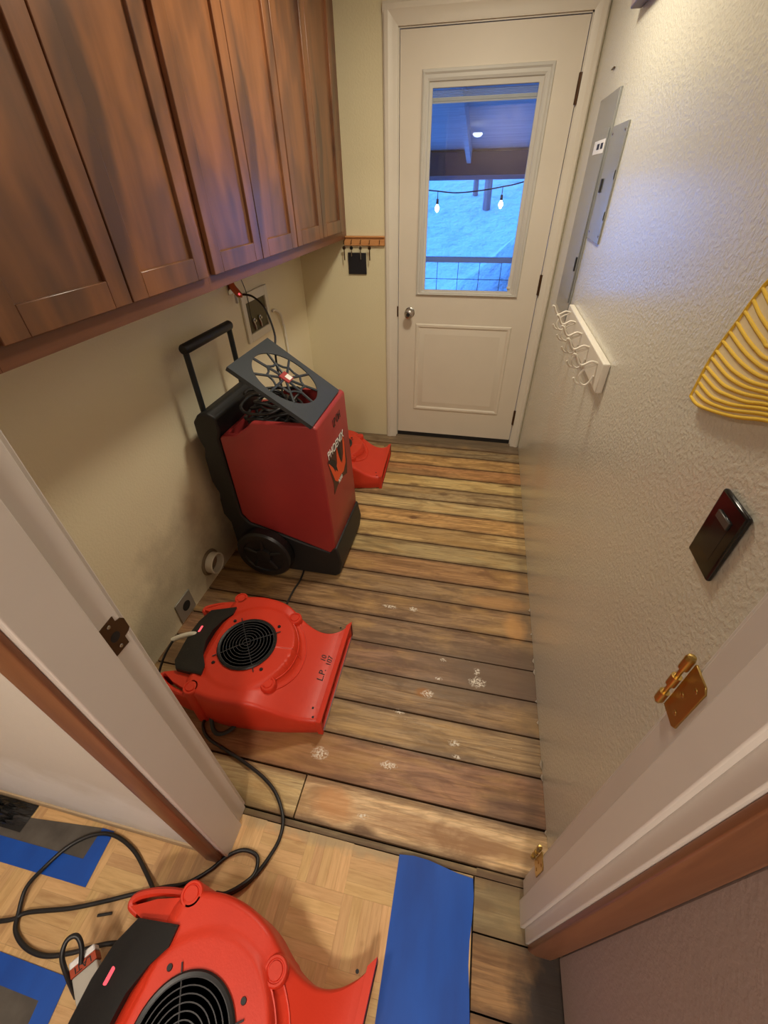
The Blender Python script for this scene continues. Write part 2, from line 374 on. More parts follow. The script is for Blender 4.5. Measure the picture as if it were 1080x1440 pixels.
# parquet
pm = MB(); S = .1385
for i in range(-18, 4):
    for j in range(-16, 2):
        x0 = -.557+i*S; y0 = -2.615+j*S
        vert = (i+j) % 2 != 0
        for k in range(5):
            if vert: a = (x0+k*S/5, y0); b = (x0+(k+1)*S/5, y0+S)
            else: a = (x0, y0+k*S/5); b = (x0+S, y0+(k+1)*S/5)
            a = [max(a[0], -3.2), max(a[1], -4.6)]; b = [min(b[0], -.21), min(b[1], -2.503)]
            if b[0]-a[0] < .004 or b[1]-a[1] < .004: continue
            q = random.uniform(.94, 1.05); base = (214*q, 176*q*random.uniform(.98, 1.02), 124*q)
            pm.box((a[0]+.00012, a[1]+.00012, -.02), (b[0]-.00012, b[1]-.00012, .004), (*rgb(*base)[:3], .9 if vert else .1))
struct(pm.build('floor', m_parq))
# utility room walls
wl = MB().box((-W-.12, -2.5, -.05), (-W, .14, CZ)); struct(wl.build('wall_left', m_wall_left))
MBr = MB().box((0, YP1-.0, .004), (.12, .14, CZ)); struct(MBr.build('wall_right', m_wall_right))
wb = MB(); wb.box((-W, 0, 0), (-.93, .14, CZ)); wb.box((-.035, 0, 0), (0, .14, CZ)); wb.box((-.93, 0, 2.11), (-.035, .14, CZ)); struct(wb.build('wall_back', m_wall_back))
# partition with the doorway
wp = MB(); wp.box((-3.2, YP1, .045), (XL-.02, YP0, CZ)); wp.box((XL-.02, YP1, 2.09), (XR+.02, YP0, CZ)); wp.box((XR+.02, YP1, 0), (0, YP0, CZ))
struct(wp.build('wall_front', m_hall_patch))
struct(MB().box((-3.2, YP1-.005, .004), (XL-.068, YP0, .048)).build('trim_1', m_bare, bevel=.003))
struct(MB().box((.004, -4.72, .012), (.12, YP1, CZ)).build('wall_hall_right', m_hall, bevel=.012))
struct(MB().box((-3.32, -4.72, 0), (-3.2, YP0, CZ)).build('wall_hall_left', m_hall))
struct(MB().box((-3.32, -4.84, 0), (.12, -4.72, CZ)).build('wall_hall_back', m_hall))
struct(MB().box((-3.32, -4.84, CZ), (.12, .14, CZ+.08)).build('ceiling', m_ceil))

# doorway frame: left jamb, right jamb, head, stops, casings
tj = MB(); tj.box((XL-.02, YP1, 0), (XL, YP0+.004, 2.09)); tj.box((XL, YP1, 0), (XL+.011, -2.528, 2.07))
tj.box((XL-.06, YP0, 0), (XL-.006, YP0+.014, 2.13)); tj.box((XL-.06, YP0+.012, 0), (XL-.03, YP0+.019, 2.13))
lj = struct(tj.build('trim_2', m_jamb, bevel=.0025))
tj = MB(); tj.box((XR, YP1, 0), (XR+.02, YP0+.004, 2.09)); tj.box((XR-.012, YP1+.028, 0), (XR, -2.528, 2.07))
tj.box((XR+.006, YP0, 0), (XR+.06, YP0+.014, 2.13))
rj = struct(tj.build('trim_3', m_jamb, bevel=.0025))
tj = MB(); tj.box((XL, YP1, 2.07), (XR, YP0+.004, 2.09)); struct(tj.build('trim_4', m_jamb))
def casing_hall(x0, x1):
    m = MB(); a = (x1-x0)
    m.prism([(x0, YP1), (x0, YP1-.012), (x0+a*.25, YP1-.017), (x0+a*.75, YP1-.017), (x1, YP1-.010), (x1, YP1)], 0.0, 2.14)
    return m
struct(casing_hall(XL+.004-.058-.012, XL-.004).build('trim_5', m_brown, bevel=.002))
struct(casing_hall(XR+.006, .003).build('trim_6', m_brown, bevel=.002))
struct(MB().box((XL-.06, YP1-.014, 2.085), (.0, YP1, 2.14)).build('trim_7', m_brown, bevel=.002))
# strike plate on the left jamb
sp = MB(); sp.prism([(-2.524, .976), (-2.494, .978), (-2.494, .965), (-2.484, .962), (-2.479, .955), (-2.479, .930), (-2.484, .926), (-2.494, .924), (-2.494, .906), (-2.524, .907)], XL-.001, XL+.0016, 'x')
spo = sp.build('strike_plate', m_bronze, lj, label='dark bronze strike plate')
MB().lathe([(.0001, 0), (.0095, 0), (.0095, .0006), (.0001, .0006)], (XL+.0014, -2.508, .941), 'x', 20).build('latch_hole', m_dark, spo)
for z in (.967, .916): MB().lathe([(.0001, 0), (.0036, 0), (.003, .001), (.0001, .0012)], (XL+.0015, -2.508, z), 'x', 14).build('screw', m_steel, spo)
# hinges on the right jamb
def hinge(z0, z1):
    m = MB(); x = XR; m.prism([(-2.509, z0+.006), (-2.503, z0), (-2.478, z0), (-2.473, z0), (-2.473, z1), (-2.478, z1), (-2.503, z1), (-2.509, z1-.006)], x-.0022, x+.001, 'x')
    h = m.build('hinge', m_brass, rj, bevel=.0006, label='brass hinge leaf with empty knuckles')
    L = z1-z0; k = MB()
    for a, b in ((0, .2), (.4, .6), (.8, 1.)): k.lathe([(.0001, a*L), (.0062, a*L), (.0062, b*L), (.0001, b*L)], (x-.006, -2.467, z0), 'z', 16)
    k.lathe([(.0001, -.006), (.0035, -.006), (.005, -.002), (.005, 0), (.0001, 0)], (x-.006, -2.467, z0), 'z', 16)
    k.lathe([(.0001, 0), (.0062, 0), (.005, .005), (.0001, .006)], (x-.006, -2.467, z1), 'z', 16)
    k.lathe([(.0001, 0), (.003, 0), (.003, L), (.0001, L)], (x-.006, -2.467, z0), 'z', 10)
    k.build('hinge_knuckle', m_brass, h, smooth=40)
    for a, yy in ((.2, -2.495), (.5, -2.486), (.8, -2.497)): MB().lathe([(.0001, 0), (.0038, 0), (.003, -.001), (.0001, -.0014)], (x-.0022, yy, z0+a*L), 'x', 14).build('screw', m_brass, h)
hinge(.984, 1.079); hinge(.165, .25); hinge(1.78, 1.875)

# ------------------------------------------------------------ exterior door
DX0, DX1, DZ0, DZ1 = -.895, -.07, .047, 2.077
GX0, GX1, GZ0, GZ1 = -.735, -.244, 1.012, 1.882      # glass
d = MB(); y0, y1 = .0, .044
d.box((DX0, y0, DZ0), (GX0-.02, y1, DZ1)); d.box((GX1+.02, y0, DZ0), (DX1, y1, DZ1))
d.box((GX0-.02, y0, DZ0), (GX1+.02, y1, GZ0-.02)); d.box((GX0-.02, y0, GZ1+.02), (GX1+.02, y1, DZ1))
door = struct(d.build('door_1', m_door))
# raised lower panel: moulded groove and field
px0, px1, pz0, pz1 = -.782, -.182, .232, .818
def frame_ring(m, o, i, yo, yi):
    (a, b, c, e), (f, g, h, k) = o, i
    vs = [(a, yo, c), (b, yo, c), (b, yo, e), (a, yo, e), (f, yi, h), (g, yi, h), (g, yi, k), (f, yi, k)]
    m.add(vs, [(0, 1, 5, 4), (1, 2, 6, 5), (2, 3, 7, 6), (3, 0, 4, 7)])
p_ = MB()
def ins(v, n): return (v[0]+n, v[1]-n, v[2]+n, v[3]-n)
R0 = (px0, px1, pz0, pz1)
seq = [(0, -.0002), (.006, -.006), (.018, -.006), (.026, -.0005), (.034, -.0012), (.062, -.0075), (.066, -.0075)]
for (n0, a), (n1, b) in zip(seq[:-1], seq[1:]): frame_ring(p_, ins(R0, n0), ins(R0, n1), a, b)
q = ins(R0, .066); p_.add([(q[0], -.0075, q[2]), (q[1], -.0075, q[2]), (q[1], -.0075, q[3]), (q[0], -.0075, q[3])], [(0, 1, 2, 3)])
p_.build('raised_panel', m_door, door, smooth=25)
# window surround
f_ = MB(); R1 = (-.786, -.182, .985, 1.947)
seq = [(0, 0), (.002, -.011), (.010, -.014), (.016, -.009), (.026, -.010), (.034, -.006), (.036, .002), (.052, .004), (.053, .018)]
for (n0, a), (n1, b) in zip(seq[:-1], seq[1:]):
    def rr(n): return (R1[0]+min(n, .051)*1.0, R1[1]-n*1.15, R1[2]+n*.52, R1[3]-n*1.24)
    frame_ring(f_, rr(n0), rr(n1), a, b)
wf = f_.build('window_frame', m_wframe, door, smooth=25)
MB().box((GX0-.01, .018, GZ0-.01), (GX1+.01, .021, GZ1+.01)).build('window_pane', m_glass, wf)
bl = MB(); bl.box((GX0-.005, .024, 1.838), (GX1+.005, .036, 1.850)); bl.box((GX0-.005, .024, 1.83), (GX1+.005, .04, 1.837))
for k in range(6): bl.box((GX0, .024, 1.85+k*.005), (GX1, .038, 1.8515+k*.005))
blo = bl.build('raised_blind', m_wframe, wf)
lv = MB(); lv.box((-.246, .004, 1.02), (-.232, .010, 1.09)); lv.box((-.25, -.004, 1.03), (-.232, .006, 1.04)); lv.build('blind_lever', m_pvc, wf)
# knob
k = MB().lathe([(.0001, 0), (.031, 0), (.031, -.004), (.026, -.008), (.0125, -.010), (.0115, -.026), (.018, -.032), (.0265, -.042), (.0275, -.052), (.024, -.060), (.012, -.064), (.0001, -.064)], (-.822, 0, .882), 'y', 32)
kn = k.build('door_knob', m_steel, door, smooth=30)
MB().lathe([(.0001, 0), (.011, 0), (.011, -.002), (.004, -.0035), (.0001, -.0035)], (-.822, -.0635, .882), 'y', 20).build('key_button', m_dark, kn)
MB().box((-.905, -.004, .855), (-.8955, .002, .915)).build('latch_plate', m_bronze, door)
for z0, z1 in ((1.80, 1.905), (1.0, 1.105), (.17, .275)):
    h = MB(); h.lathe([(.0001, 0), (.006, 0), (.006, z1-z0), (.0001, z1-z0)], (-.066, -.006, z0), 'z', 12); h.box((-.075, -.002, z0), (-.066, .002, z1)); h.build('hinge', m_bronze, door, smooth=30)
MB().box((DX0, .004, .012), (DX1, .044, DZ0)).build('door_sweep', m_black, door)
struct(MB().prism([(-.03, 0), (-.026, .012), (.0, .014), (.12, .014), (.12, 0)], -.905, -.06, 'x').build('trim_8', wood('weathered_sill', rgb(126, 108, 84), rgb(100, 84, 64), 0, rough=.7)))
# casing of the exterior door (moulded) + dark gap
cs = MB()
def cas(x0, x1, flip):
    a = x1-x0; pr = [(0, 0), (0, -.010), (.12, -.016), (.35, -.017), (.5, -.012), (.75, -.011), (1, -.008), (1, 0)]
    if flip: pr = [(1-u, v) for u, v in pr]
    cs.prism([(x0+u*a, v) for u, v in pr], 0, 2.15)
cas(-.976, -.904, False); cas(-.061, -.004, True)
pr = [(0, 0), (0, -.010), (.12, -.016), (.35, -.017), (.5, -.012), (.75, -.011), (1, -.008), (1, 0)]
cs.prism([(v, 2.165-u*.078) for u, v in pr], -.976, -.004, 'x')
struct(cs.build('trim_9', m_white, smooth=25))
struct(MB().box((-.93, .002, 0.0), (-.8985, .1, 2.11)).box((-.0665, .002, 0), (-.035, .1, 2.11)).box((-.9, .002, 2.0815), (-.06, .1, 2.11)).build('trim_10', m_white))

# ============================================================ OUTSIDE
m_snow = NT('snow'); m_snow.col(m_snow.mix(m_snow.rng(m_snow.noise(2.2, 7, .7), .5, .68, 0, .6), (.72, .76, .82, 1), (.36, .42, .55, 1))); m_snow.rough(.8); m_snow.bump(m_snow.noise(5, 6), .9, .12); m_snow = m_snow.m
m_pwood = wood('porch_wood', rgb(190, 192, 200), rgb(160, 162, 174), 0, rough=.7)
m_pbeam = plain('porch_beam_paint', rgb(30, 34, 60), .6)
m_fascia = plain('fascia_paint', rgb(158, 158, 178), .6)
m_trunk = wood('tree_bark', rgb(190, 150, 150), rgb(150, 116, 118), 2, rough=.9)
g = MB(); n = 44
import mathutils.noise as mn
vs = []; fs = []
for i in range(n+1):
    for j in range(n+1):
        x = -14+28*i/n; y = .9+19*(j/n)**1.5
        z = -.9+.35*max(0, y-2)+.09*mn.noise(Vector((x*.8, y*.8, 0)))
        z = min(z, 3.5)
        md = math.exp(-(((x-.35)/1.25)**2+((y-3.7)/.7)**2)); z += 1.5*md
        vs.append((x, y, z))
for i in range(n):
    for j in range(n): fs.append((i*(n+1)+j, (i+1)*(n+1)+j, (i+1)*(n+1)+j+1, i*(n+1)+j+1))
g.add(vs, fs); struct(g.build('snow_ground', m_snow, smooth=80))
struct(MB().box((-4, .14, -.35), (3, 1.8, -.1)).build('porch_deck', m_pwood))
rf = MB(); rf.prism([(.14, 2.3), (.14, 2.4), (3.15, 1.86), (3.15, 1.76)], -4, 3, 'x'); struct(rf.build('porch_roof', m_pwood))
for k, x in enumerate((-3.2, -2.3, -1.4, -.72, .2, 1.1, 2.0)):
    struct(MB().prism([(.2, 2.16), (.2, 2.285), (3.05, 1.775), (3.05, 1.66)], x, x+.045, 'x').build('roof_rafter', m_pwood))
struct(MB().box((-4, 3.0, 1.57), (3, 3.12, 1.765)).build('porch_beam', m_pbeam))
struct(MB().box((-4, 3.13, 1.53), (3, 3.17, 1.60)).build('fascia', m_fascia))
wallx = MB(); wallx.box((-5, .14, -.9), (-1.1, .2, 2.4)); wallx.box((.1, .14, -.9), (4, .2, 2.4)); struct(wallx.build('wall_exterior', m_pwood))
rl = thing('porch_railing', (-.5, 1.7, -.1), 'weathered wooden railing with wire mesh seen through the door window', 'railing')
MB().box((-2.5, -.03, 1.035), (2.5, .03, 1.075)).build('top_rail', wood('rail_wood', rgb(214, 206, 204), rgb(190, 182, 186), 0, rough=.8), rl)
ms = MB()
for k in range(-12, 13): ms.tube([(.055+k*.196, 0, .0), (.055+k*.196, 0, 1.04)], .0028, 5)
for z in (.2, .4, .6, .8, .895): ms.tube([(-2.5, 0, z), (2.5, 0, z)], .0028, 5)
ms.build('wire_mesh', m_alu, rl)
for x in (-2.45, 2.45): MB().box((x-.045, -.045, 0), (x+.045, .045, 1.04)).build('post', m_pwood, rl)
stl = thing('string_lights', (-.6, 1.4, 1.46), 'black festoon cable with lit clear bulbs outside the door window', 'string lights')
for x in (-2.62, 1.42): struct(MB().box((x-.045, 1.355, -.1), (x+.045, 1.445, 2.0)).build('porch_post', m_pwood))
c_ = MB(); pts = smooth_path([(-2.0, 0, .33), (-1.5, 0, .17), (-.9, 0, .05), (-.316, 0, .012), (-.1, 0, -.006), (.096, 0, .005), (.27, 0, .028), (.424, 0, .056), (1.0, 0, .2), (2.0, 0, .33)], 6)
c_.tube(pts, .005, 6).build('cable', m_cord, stl)
for x, z in ((-.236, .006), (.27, .028), (-.95, .06), (.9, .17)):
    s_ = MB(); s_.tube([(x, 0, z), (x, 0, z-.05)], .003, 6); s_.lathe([(.0001, -.05), (.009, -.05), (.011, -.085), (.0001, -.085)], (x, 0, z), 'z', 10)
    so = s_.build('socket', m_cord, stl, smooth=40)
    MB().lathe([(.0001, 0), (.006, 0), (.017, -.022), (.018, -.032), (.008, -.052), (.0001, -.056)], (x, 0, z-.085), 'z', 14).build('bulb', m_bulb, so, smooth=60)
for i, (x, y, r) in enumerate(((-.815, 8.2, .05), (-.55, 7.6, .07))):
    zz = -.9+.35*(y-2)-.1
    t_ = MB().tube([(x+.02, y, zz), (x, y, zz+1.2), (x-.03, y, zz+3), (x, y, zz+6)], [r*1.1, r, r*.95, r*.7], 10)
    tag(t_.build('tree_trunk', m_trunk, smooth=60), ['thin bare tree trunk in the snow, left of the pair behind the string lights', 'thicker reddish bare tree trunk in the snow, right of the pair behind the string lights'][i], 'tree', 'bare trunks in the snow')
pl = thing('porch_lamp', (-.60, 2.25, 1.86), 'small round white lamp under the porch ceiling outside', 'lamp')
MB().lathe([(.0001, 0), (.04, 0), (.045, -.01), (.03, -.025), (.0001, -.032)], (0, 0, 0), 'z', 20).build('lamp_shade', m_shade, pl, smooth=50)

# ============================================================ CABINETS
def cabinet(yr, yl, label, dr=None, dl=None):
    """yr: end nearest the door, yl: end nearest the camera"""
    t = thing('wall_cabinet', (-W, (yr+yl)/2, 1.275), label, 'cabinet', group='brown upper cabinets along the left wall')
    o = (-W, (yr+yl)/2, 1.275); X = .306; H = 1.12
    h = (yr-yl)/2
    b = MB(); b.box((.001, -h, .0), (X-.018, h, .018)); b.box((.001, -h, H-.02), (X, h, H)); b.box((.001, -h, .018), (X-.018, -h+.018, H-.02)); b.box((.001, h-.018, .018), (X-.018, h, H-.02)); b.box((.001, -h+.018, .018), (.012, h-.018, H-.02))
    b.box((X-.018, -h, .0), (X, h, .045)); b.box((X-.018, -.02, .045), (X, .02, H-.02)); b.box((X-.018, -h, .045), (X, -h+.05, H-.02)); b.box((X-.018, h-.05, .045), (X, h, H-.02))
    b.build('body', m_cab_dark, t)
    for s in (-1, 1):
        mid_ = ((dr or yr)+(dl or yl))/2-(yr+yl)/2; lo_ = (dl or yl)-(yr+yl)/2; hi_ = (dr or yr)-(yr+yl)/2
        a0, a1 = (lo_+.003, mid_-.0025) if s < 0 else (mid_+.0025, hi_-.003)
        z0, z1 = .042, H-.03; r = .056
        dm = MB(); x0, x1 = X+.0005, X+.0165
        dm.box((x0, a0, z0), (x1, a0+r, z1)); dm.box((x0, a1-r, z0), (x1, a1, z1)); dm.box((x0, a0+r, z0), (x1, a1-r, z0+r)); dm.box((x0, a0+r, z1-r), (x1, a1-r, z1))
        do = dm.build('cabinet_door', m_cab, t, bevel=.0018)
        MB().box((x0+.002, a0+r-.002, z0+r-.002), (x0+.006, a1-r+.002, z1-r+.002)).build('door_panel', m_cab, do)
    return t
cabinet(-.09, -.802, 'brown two-door wall cabinet, the one nearest the white exterior door', -.10)
cabinet(-.8025, -1.519, 'brown two-door wall cabinet, middle of the three, above the wall outlet box', -.806, -1.503)
cabinet(-1.5195, -2.235, 'brown two-door wall cabinet nearest the camera, at the top left corner', -1.535, -2.222)
cf = MB(); cf.box((-W, -.089, 1.275), (-W+.306, -.0, 2.395)); cf.box((-W, -2.47, 1.275), (-W+.306, -2.236, 2.395)); 
struct(cf.build('trim_11', m_cab_dark))

# ============================================================ AIR MOVERS
def mover_outline():
    up = [(-.205, .15), (-.165, .185), (-.12, .214), (-.06, .228), (-.01, .229), (.04, .222), (.085, .207), (.12, .188), (.155, .170), (.19, .160), (.225, .159), (.26, .171), (.29, .192), (.312, .214), (.328, .238)]
    dn = [(.328, -.178), (.30, -.184), (.25, -.194), (.2, -.203), (.15, -.210), (.1, -.215), (.05, -.218), (0, -.22), (-.05, -.218), (-.1, -.209), (-.15, -.186), (-.195, -.15)]
    back = [(-.213, -.08), (-.216, 0), (-.213, .08)]
    P = [Vector((a, b, 0)) for a, b in up]
    U = smooth_path(P, 7); E_ = [Vector((.328, .238-.416*k/12, 0)) for k in range(1, 12)]
    Dn = smooth_path([Vector((a, b, 0)) for a, b in dn], 7); Bk = smooth_path([Vector((a, b, 0)) for a, b in [dn[-1]]+back+[up[0]]], 8)[1:-1]
    return [(v.x, v.y) for v in U+E_+Dn+Bk]
def sstep(a, b, x):
    t = max(0, min(1, (x-a)/(b-a))); return t*t*(3-2*t)
def mover_H(x, y):
    base = .193-.108*sstep(.07, .31, x)-.05*sstep(-.13, -.2, x)
    r = math.hypot(x-.012, y); disc = (.198+0*x)*(1-sstep(.150, .172, r))
    out = max(base, 0)*1.0
    if r < .185 and x > -.13: out = out+(max(out, .197)-out)*(1-sstep(.160, .182, r))*(sstep(-.15, -.12, x) if x < -.12 else 1)
    return out
def make_mover():
    t = thing('air_mover', (0, 0, 0), '', 'air mover', group='red low-profile air movers on the floor')
    O = mover_outline(); m = MB(); rings = []
    def spine(p): return (min(max(p[0], -.02), .24)*(.85 if p[0] > 0 else 1), .02*max(0, p[0])*3)
    def ring(s, z=None, dz=0):
        out = []
        for p in O:
            c = spine(p); x = p[0]+(c[0]-p[0])*s; y = p[1]+(c[1]-p[1])*s
            if p[0] >= .327: x = p[0]-.0*s if s < .25 else x
            out.append((x, y, (mover_H(x, y)+dz) if z is None else z))
        return out
    rings.append(ring(.03, .002)); rings.append(ring(0, .012)); rings.append(ring(0, .05))
    rings.append(ring(.0, None, -.020)); rings.append(ring(.012, None, -.009)); rings.append(ring(.03, None, -.003)); rings.append(ring(.06, None, 0))
    for k in range(1, 52): rings.append(ring(.06+.935*k/51, None, 0))
    m.loft(rings)
    body = m.build('body', m_red, t, smooth=35)
    # cutters: fan well, outlet duct
    c1 = MB().lathe([(.0001, .07), (.1, .07), (.1, .3), (.0001, .3)], (0, 0, 0), 'z', 56).build('cut', m_red)
    def rr(x, ya, yb, za, zb): return [(x, ya, za), (x, yb, za), (x, yb, zb), (x, ya, zb)]
    c2 = MB().loft([rr(.12, -.12, .10, .03, .075), rr(.22, -.16, .13, .014, .072), rr(.30, -.168, .185, .011, .072), rr(.34, -.163, .24, .011, .074)]).build('cut', m_red)
    boolean(body, [c1, c2])
    # outlet lip
    lp = MB()
    lp.loft([[(.312, -.182, .0), (.312, .222, .0), (.312, .222, .088), (.312, -.182, .088)], [(.330, -.180, .0), (.330, .243, .0), (.330, .243, .090), (.330, -.180, .090)]], cap=False)
    lp.loft([[(.330, -.180, .0), (.330, .243, .0), (.330, .243, .090), (.330, -.180, .090)], [(.331, -.172, .008), (.331, .236, .008), (.331, .236, .083), (.331, -.172, .083)]], cap=False)
    lp.build('outlet_lip', m_red, t, smooth=30)
    MB().loft([rr(.3305, -.1725, .2365, .0075, .0835), rr(.30, -.166, .182, .013, .071), rr(.22, -.157, .126, .0155, .0705), rr(.13, -.118, .098, .032, .0735)], cap=False).add(rr(.13, -.118, .098, .032, .0735), [(0, 1, 2, 3)]).build('duct_lining', m_black, t, label='black outlet duct')
    # handles / tails
    for s in (1, -1):
        h = MB()
        path = smooth_path([(-.10, s*.198, .10), (-.16, s*.199, .10), (-.21, s*.189, .103), (-.25, s*.174, .106), (-.274, s*.158, .11), (-.274, s*.143, .112), (-.25, s*.137, .112)], 5)
        rings = []
        for i, q in enumerate(path):
            tt = (path[min(i+1, len(path)-1)]-path[max(i-1, 0)]); nrm = Vector((tt.y, -tt.x, 0)).normalized(); u = i/(len(path)-1)
            hh = .062-.028*u; z0 = q.z-hh; z1 = q.z+hh
            rings.append([q.xy.to_3d()+nrm*a+Vector((0, 0, z)) for a, z in ((-.008, z0+.006), (-.004, z0), (.004, z0), (.008, z0+.006), (.009, z1-.006), (.004, z1), (-.004, z1), (-.009, z1-.006))])
        h.loft(rings)
        poly = [(-.09, s*.195), (-.095, s*.148), (-.225, s*.131), (-.268, s*.141), (-.21, s*.172), (-.15, s*.192)]
        h.loft([[(x, y, .148+.1*(x+.09)) for x, y in poly], [(x, y, .181+.12*(x+.09)) for x, y in poly]])
        h.build('handle', m_red, t, smooth=40, bevel=.003)
    # stacking feet
    for bx, by, dz in ((-.127, .203, .184), (.128, .151, .180), (.134, -.127, .180), (-.121, -.19, .184)):
        f = MB(); f.lathe([(.03, 0), (.027, dz-.0), (.0265, dz+.006), (.024, dz+.009), (.020, dz+.009), (.0185, dz+.006), (.0165, dz+.006), (.015, dz+.010), (.0001, dz+.010)], (bx, by, .0), 'z', 28)
        f.build('stacking_foot', m_red, t, smooth=40)
    # raised volute ribs on top (thin)
    rb = MB()
    for r, z in ((.173, .003), (.196, .003)):
        rb.tube([(.012+r*math.cos(a), r*math.sin(a), mover_H(.012+r*math.cos(a), r*math.sin(a))+.0) for a in [math.radians(-48+96*k/24) for k in range(25)]], .0028, 6)
    rb.build('volute_rib', m_red, t, smooth=60)
    # control panel
    P = [(-.118, .149), (-.225, .131), (-.252, .079), (-.259, .02), (-.254, -.036), (-.246, -.10), (-.216, -.134), (-.105, -.146), (-.108, -.116), (-.142, -.07), (-.158, -.02), (-.157, .03), (-.140, .078), (-.116, .114)]
    def pz(x, y): return .206-.32*max(0, (-.155-x))
    cp = MB(); cp.loft([[(x*.93 if x < -.2 else x, y, .02) for x, y in P], [(x, y, pz(x, y)-.02) for x, y in P], [(x, y, pz(x, y)-.004) for x, y in P], [(x*.985, y*.97, pz(x, y)) for x, y in P]])
    cpo = cp.build('control_panel', m_black_rough, t, smooth=30, label='black control panel')
    sw = MB(); sw.box((-.222, .022, .168), (-.196, .052, .186)); sw.build('rocker_switch', m_redled, cpo, bevel=.003, label='red lit rocker switch')
    MB().lathe([(.0001, 0), (.008, 0), (.006, .012), (.0001, .013)], (-.215, -.055, .172), 'z', 18).build('dial', m_black, cpo, smooth=40)
    MB().lathe([(.0001, 0), (.0035, 0), (.002, .004), (.0001, .004)], (-.235, -.05, .168), 'z', 12).build('indicator', m_wtext, cpo)
    # fan: housing ring, hub, blades, wire guard
    fh = MB(); fh.lathe([(.107, .197), (.109, .202), (.105, .206), (.0985, .204), (.0965, .196), (.094, .09), (.0001, .085)], (0, 0, 0), 'z', 56)
    fho = fh.build('fan_housing', m_black, t, smooth=40, label='black fan inlet')
    fan = MB(); fan.lathe([(.0001, .09), (.038, .09), (.038, .135), (.03, .145), (.0001, .147)], (0, 0, 0), 'z', 32)
    for k in range(24):
        a = 2*PI*k/24; ca, sa = math.cos(a), math.sin(a); b_ = a+.18
        fan.loft([[(.058*ca, .058*sa, z) for z in (.09, .165)]+[(.060*math.cos(a+.03), .060*math.sin(a+.03), z) for z in (.165, .09)], [(.088*math.cos(b_), .088*math.sin(b_), z) for z in (.09, .165)]+[(.088*math.cos(b_+.03), .088*math.sin(b_+.03), z) for z in (.165, .09)]])
    fan.build('fan_wheel', m_black, fho, smooth=40)
    gd = MB()
    for k in range(1, 9):
        r = .0118*k+.003; gd.lathe([(r-.0013, .2+.008*(1-(r/.1)**2)), (r+.0011, .2+.008*(1-(r/.1)**2)), (r+.0011, .203+.008*(1-(r/.1)**2)), (r-.0011, .203+.008*(1-(r/.1)**2)), (r-.0011, .2+.008*(1-(r/.1)**2))], (0, 0, 0), 'z', 48)
    for k in range(4):
        a = math.radians(35+90*k); gd.tube([(r*math.cos(a), r*math.sin(a), .2005+.008*(1-min(1, (r/.1)**2))) for r in (.0, .03, .06, .09, .125)], .0018, 6)
    gd.build('wire_guard', plain('gloss_black_wire', (.05, .05, .055, 1), .22), fho, smooth=50)
    for k in range(4):
        a = math.radians(47+90*k)
        MB().lathe([(.0001, 0), (.0065, 0), (.0055, .003), (.0001, .003)], (.128*math.cos(a), .128*math.sin(a), .1975), 'z', 14).build('screw', m_black, t)
    for x, y in ((.292, .207), (.297, -.165), (.287, -.135)):
        MB().lathe([(.0001, 0), (.0042, 0), (.0042, .0015), (.0001, .0015)], (x, y, mover_H(x, y)-.0007), 'z', 12).build('rivet', m_black, t)
    return t
front = make_mover()
mid = copy_tree(front); back = copy_tree(front)
def place(o, x, y, deg, label): o.location = (x, y, .001); o.rotation_euler = (0, 0, math.radians(deg)); o['label'] = label
place(front, -.786, -2.931, -5.1, 'red air mover on the parquet at the bottom edge, closest to the camera'); front.location.z = .0045
place(mid, -1.081, -2.050, .95, 'red air mover with marker letters on its snout, on the planks between jamb and dehumidifier')
place(back, -1.206, -.549, 3.2, 'red air mover half hidden behind the dehumidifier, only its snout showing')
def mt(txt, size, x, y, sx=1.0): put_text('marker_writing', txt, size, m_ink, mid, (x, y, mover_H(x, y)+.0012), (0, 1, .0), (-1, 0, .33), sx)
mt('L.P.', .034, .280, -.01); mt('10', .028, .268, .055); mt('107', .028, .292, .052)

# white taped plug on the mid mover, cords
wt = thing('power_plug', (-1.35, -2.07, .17), 'white taped plug end with a black cord beside the middle air mover', 'plug')
MB().tube(smooth_path([(-.045, -.0, -.01), (-.02, .012, .0), (.02, .028, .008), (.045, .034, .004)], 4), .0095, 10).build('plug_body', m_pvc, wt, smooth=50)
def cord(name, pts, r, label, mat=m_cord, k=6, cat='cord', flat=1.0, par=None):
    o = MB().tube(smooth_path(pts, k), r, 10, flat=flat).build(name, mat, smooth=60)
    if par is not None:
        o.parent = par; o.matrix_parent_inverse = (Matrix.Translation(par.location) @ par.rotation_euler.to_matrix().to_4x4()).inverted()
        return o
    return tag(o, label, cat)
Z = .0095
cord('power_cord', [(-1.39, -2.075, .163), (-1.41, -2.13, .12), (-1.43, -2.2, .03), (-1.40, -2.26, Z), (-1.31, -2.29, Z), (-1.22, -2.31, Z), (-1.18, -2.32, Z)], .0045, '', par=mid)
cord('power_cord', [(-1.158, -2.20, .03), (-1.185, -2.25, Z), (-1.183, -2.285, Z), (-1.142, -2.321, Z), (-1.06, -2.345, Z), (-.976, -2.369, Z), (-.892, -2.399, Z), (-.834, -2.434, Z), (-.789, -2.487, Z), (-.777, -2.539, .014), (-.79, -2.589, .014), (-.816, -2.641, .014), (-.852, -2.676, .014), (-.9, -2.70, .014)], .0055, '', par=mid)
cord('extension_cord', [(-1.75, -2.93, .012), (-1.44, -2.86, .012), (-1.38, -2.83, .012), (-1.273, -2.799, .012), (-1.188, -2.766, .012), (-1.121, -2.737, .012), (-1.052, -2.709, .012), (-.994, -2.688, .012), (-.944, -2.649, .012), (-.91, -2.609, .012), (-.87, -2.586, .012), (-.825, -2.591, .012), (-.813, -2.626, .016), (-.83, -2.656, .026), (-.87, -2.684, .02), (-.90, -2.688, .012)], .0055, 'long black cord running off the left edge across the parquet past the door jamb')
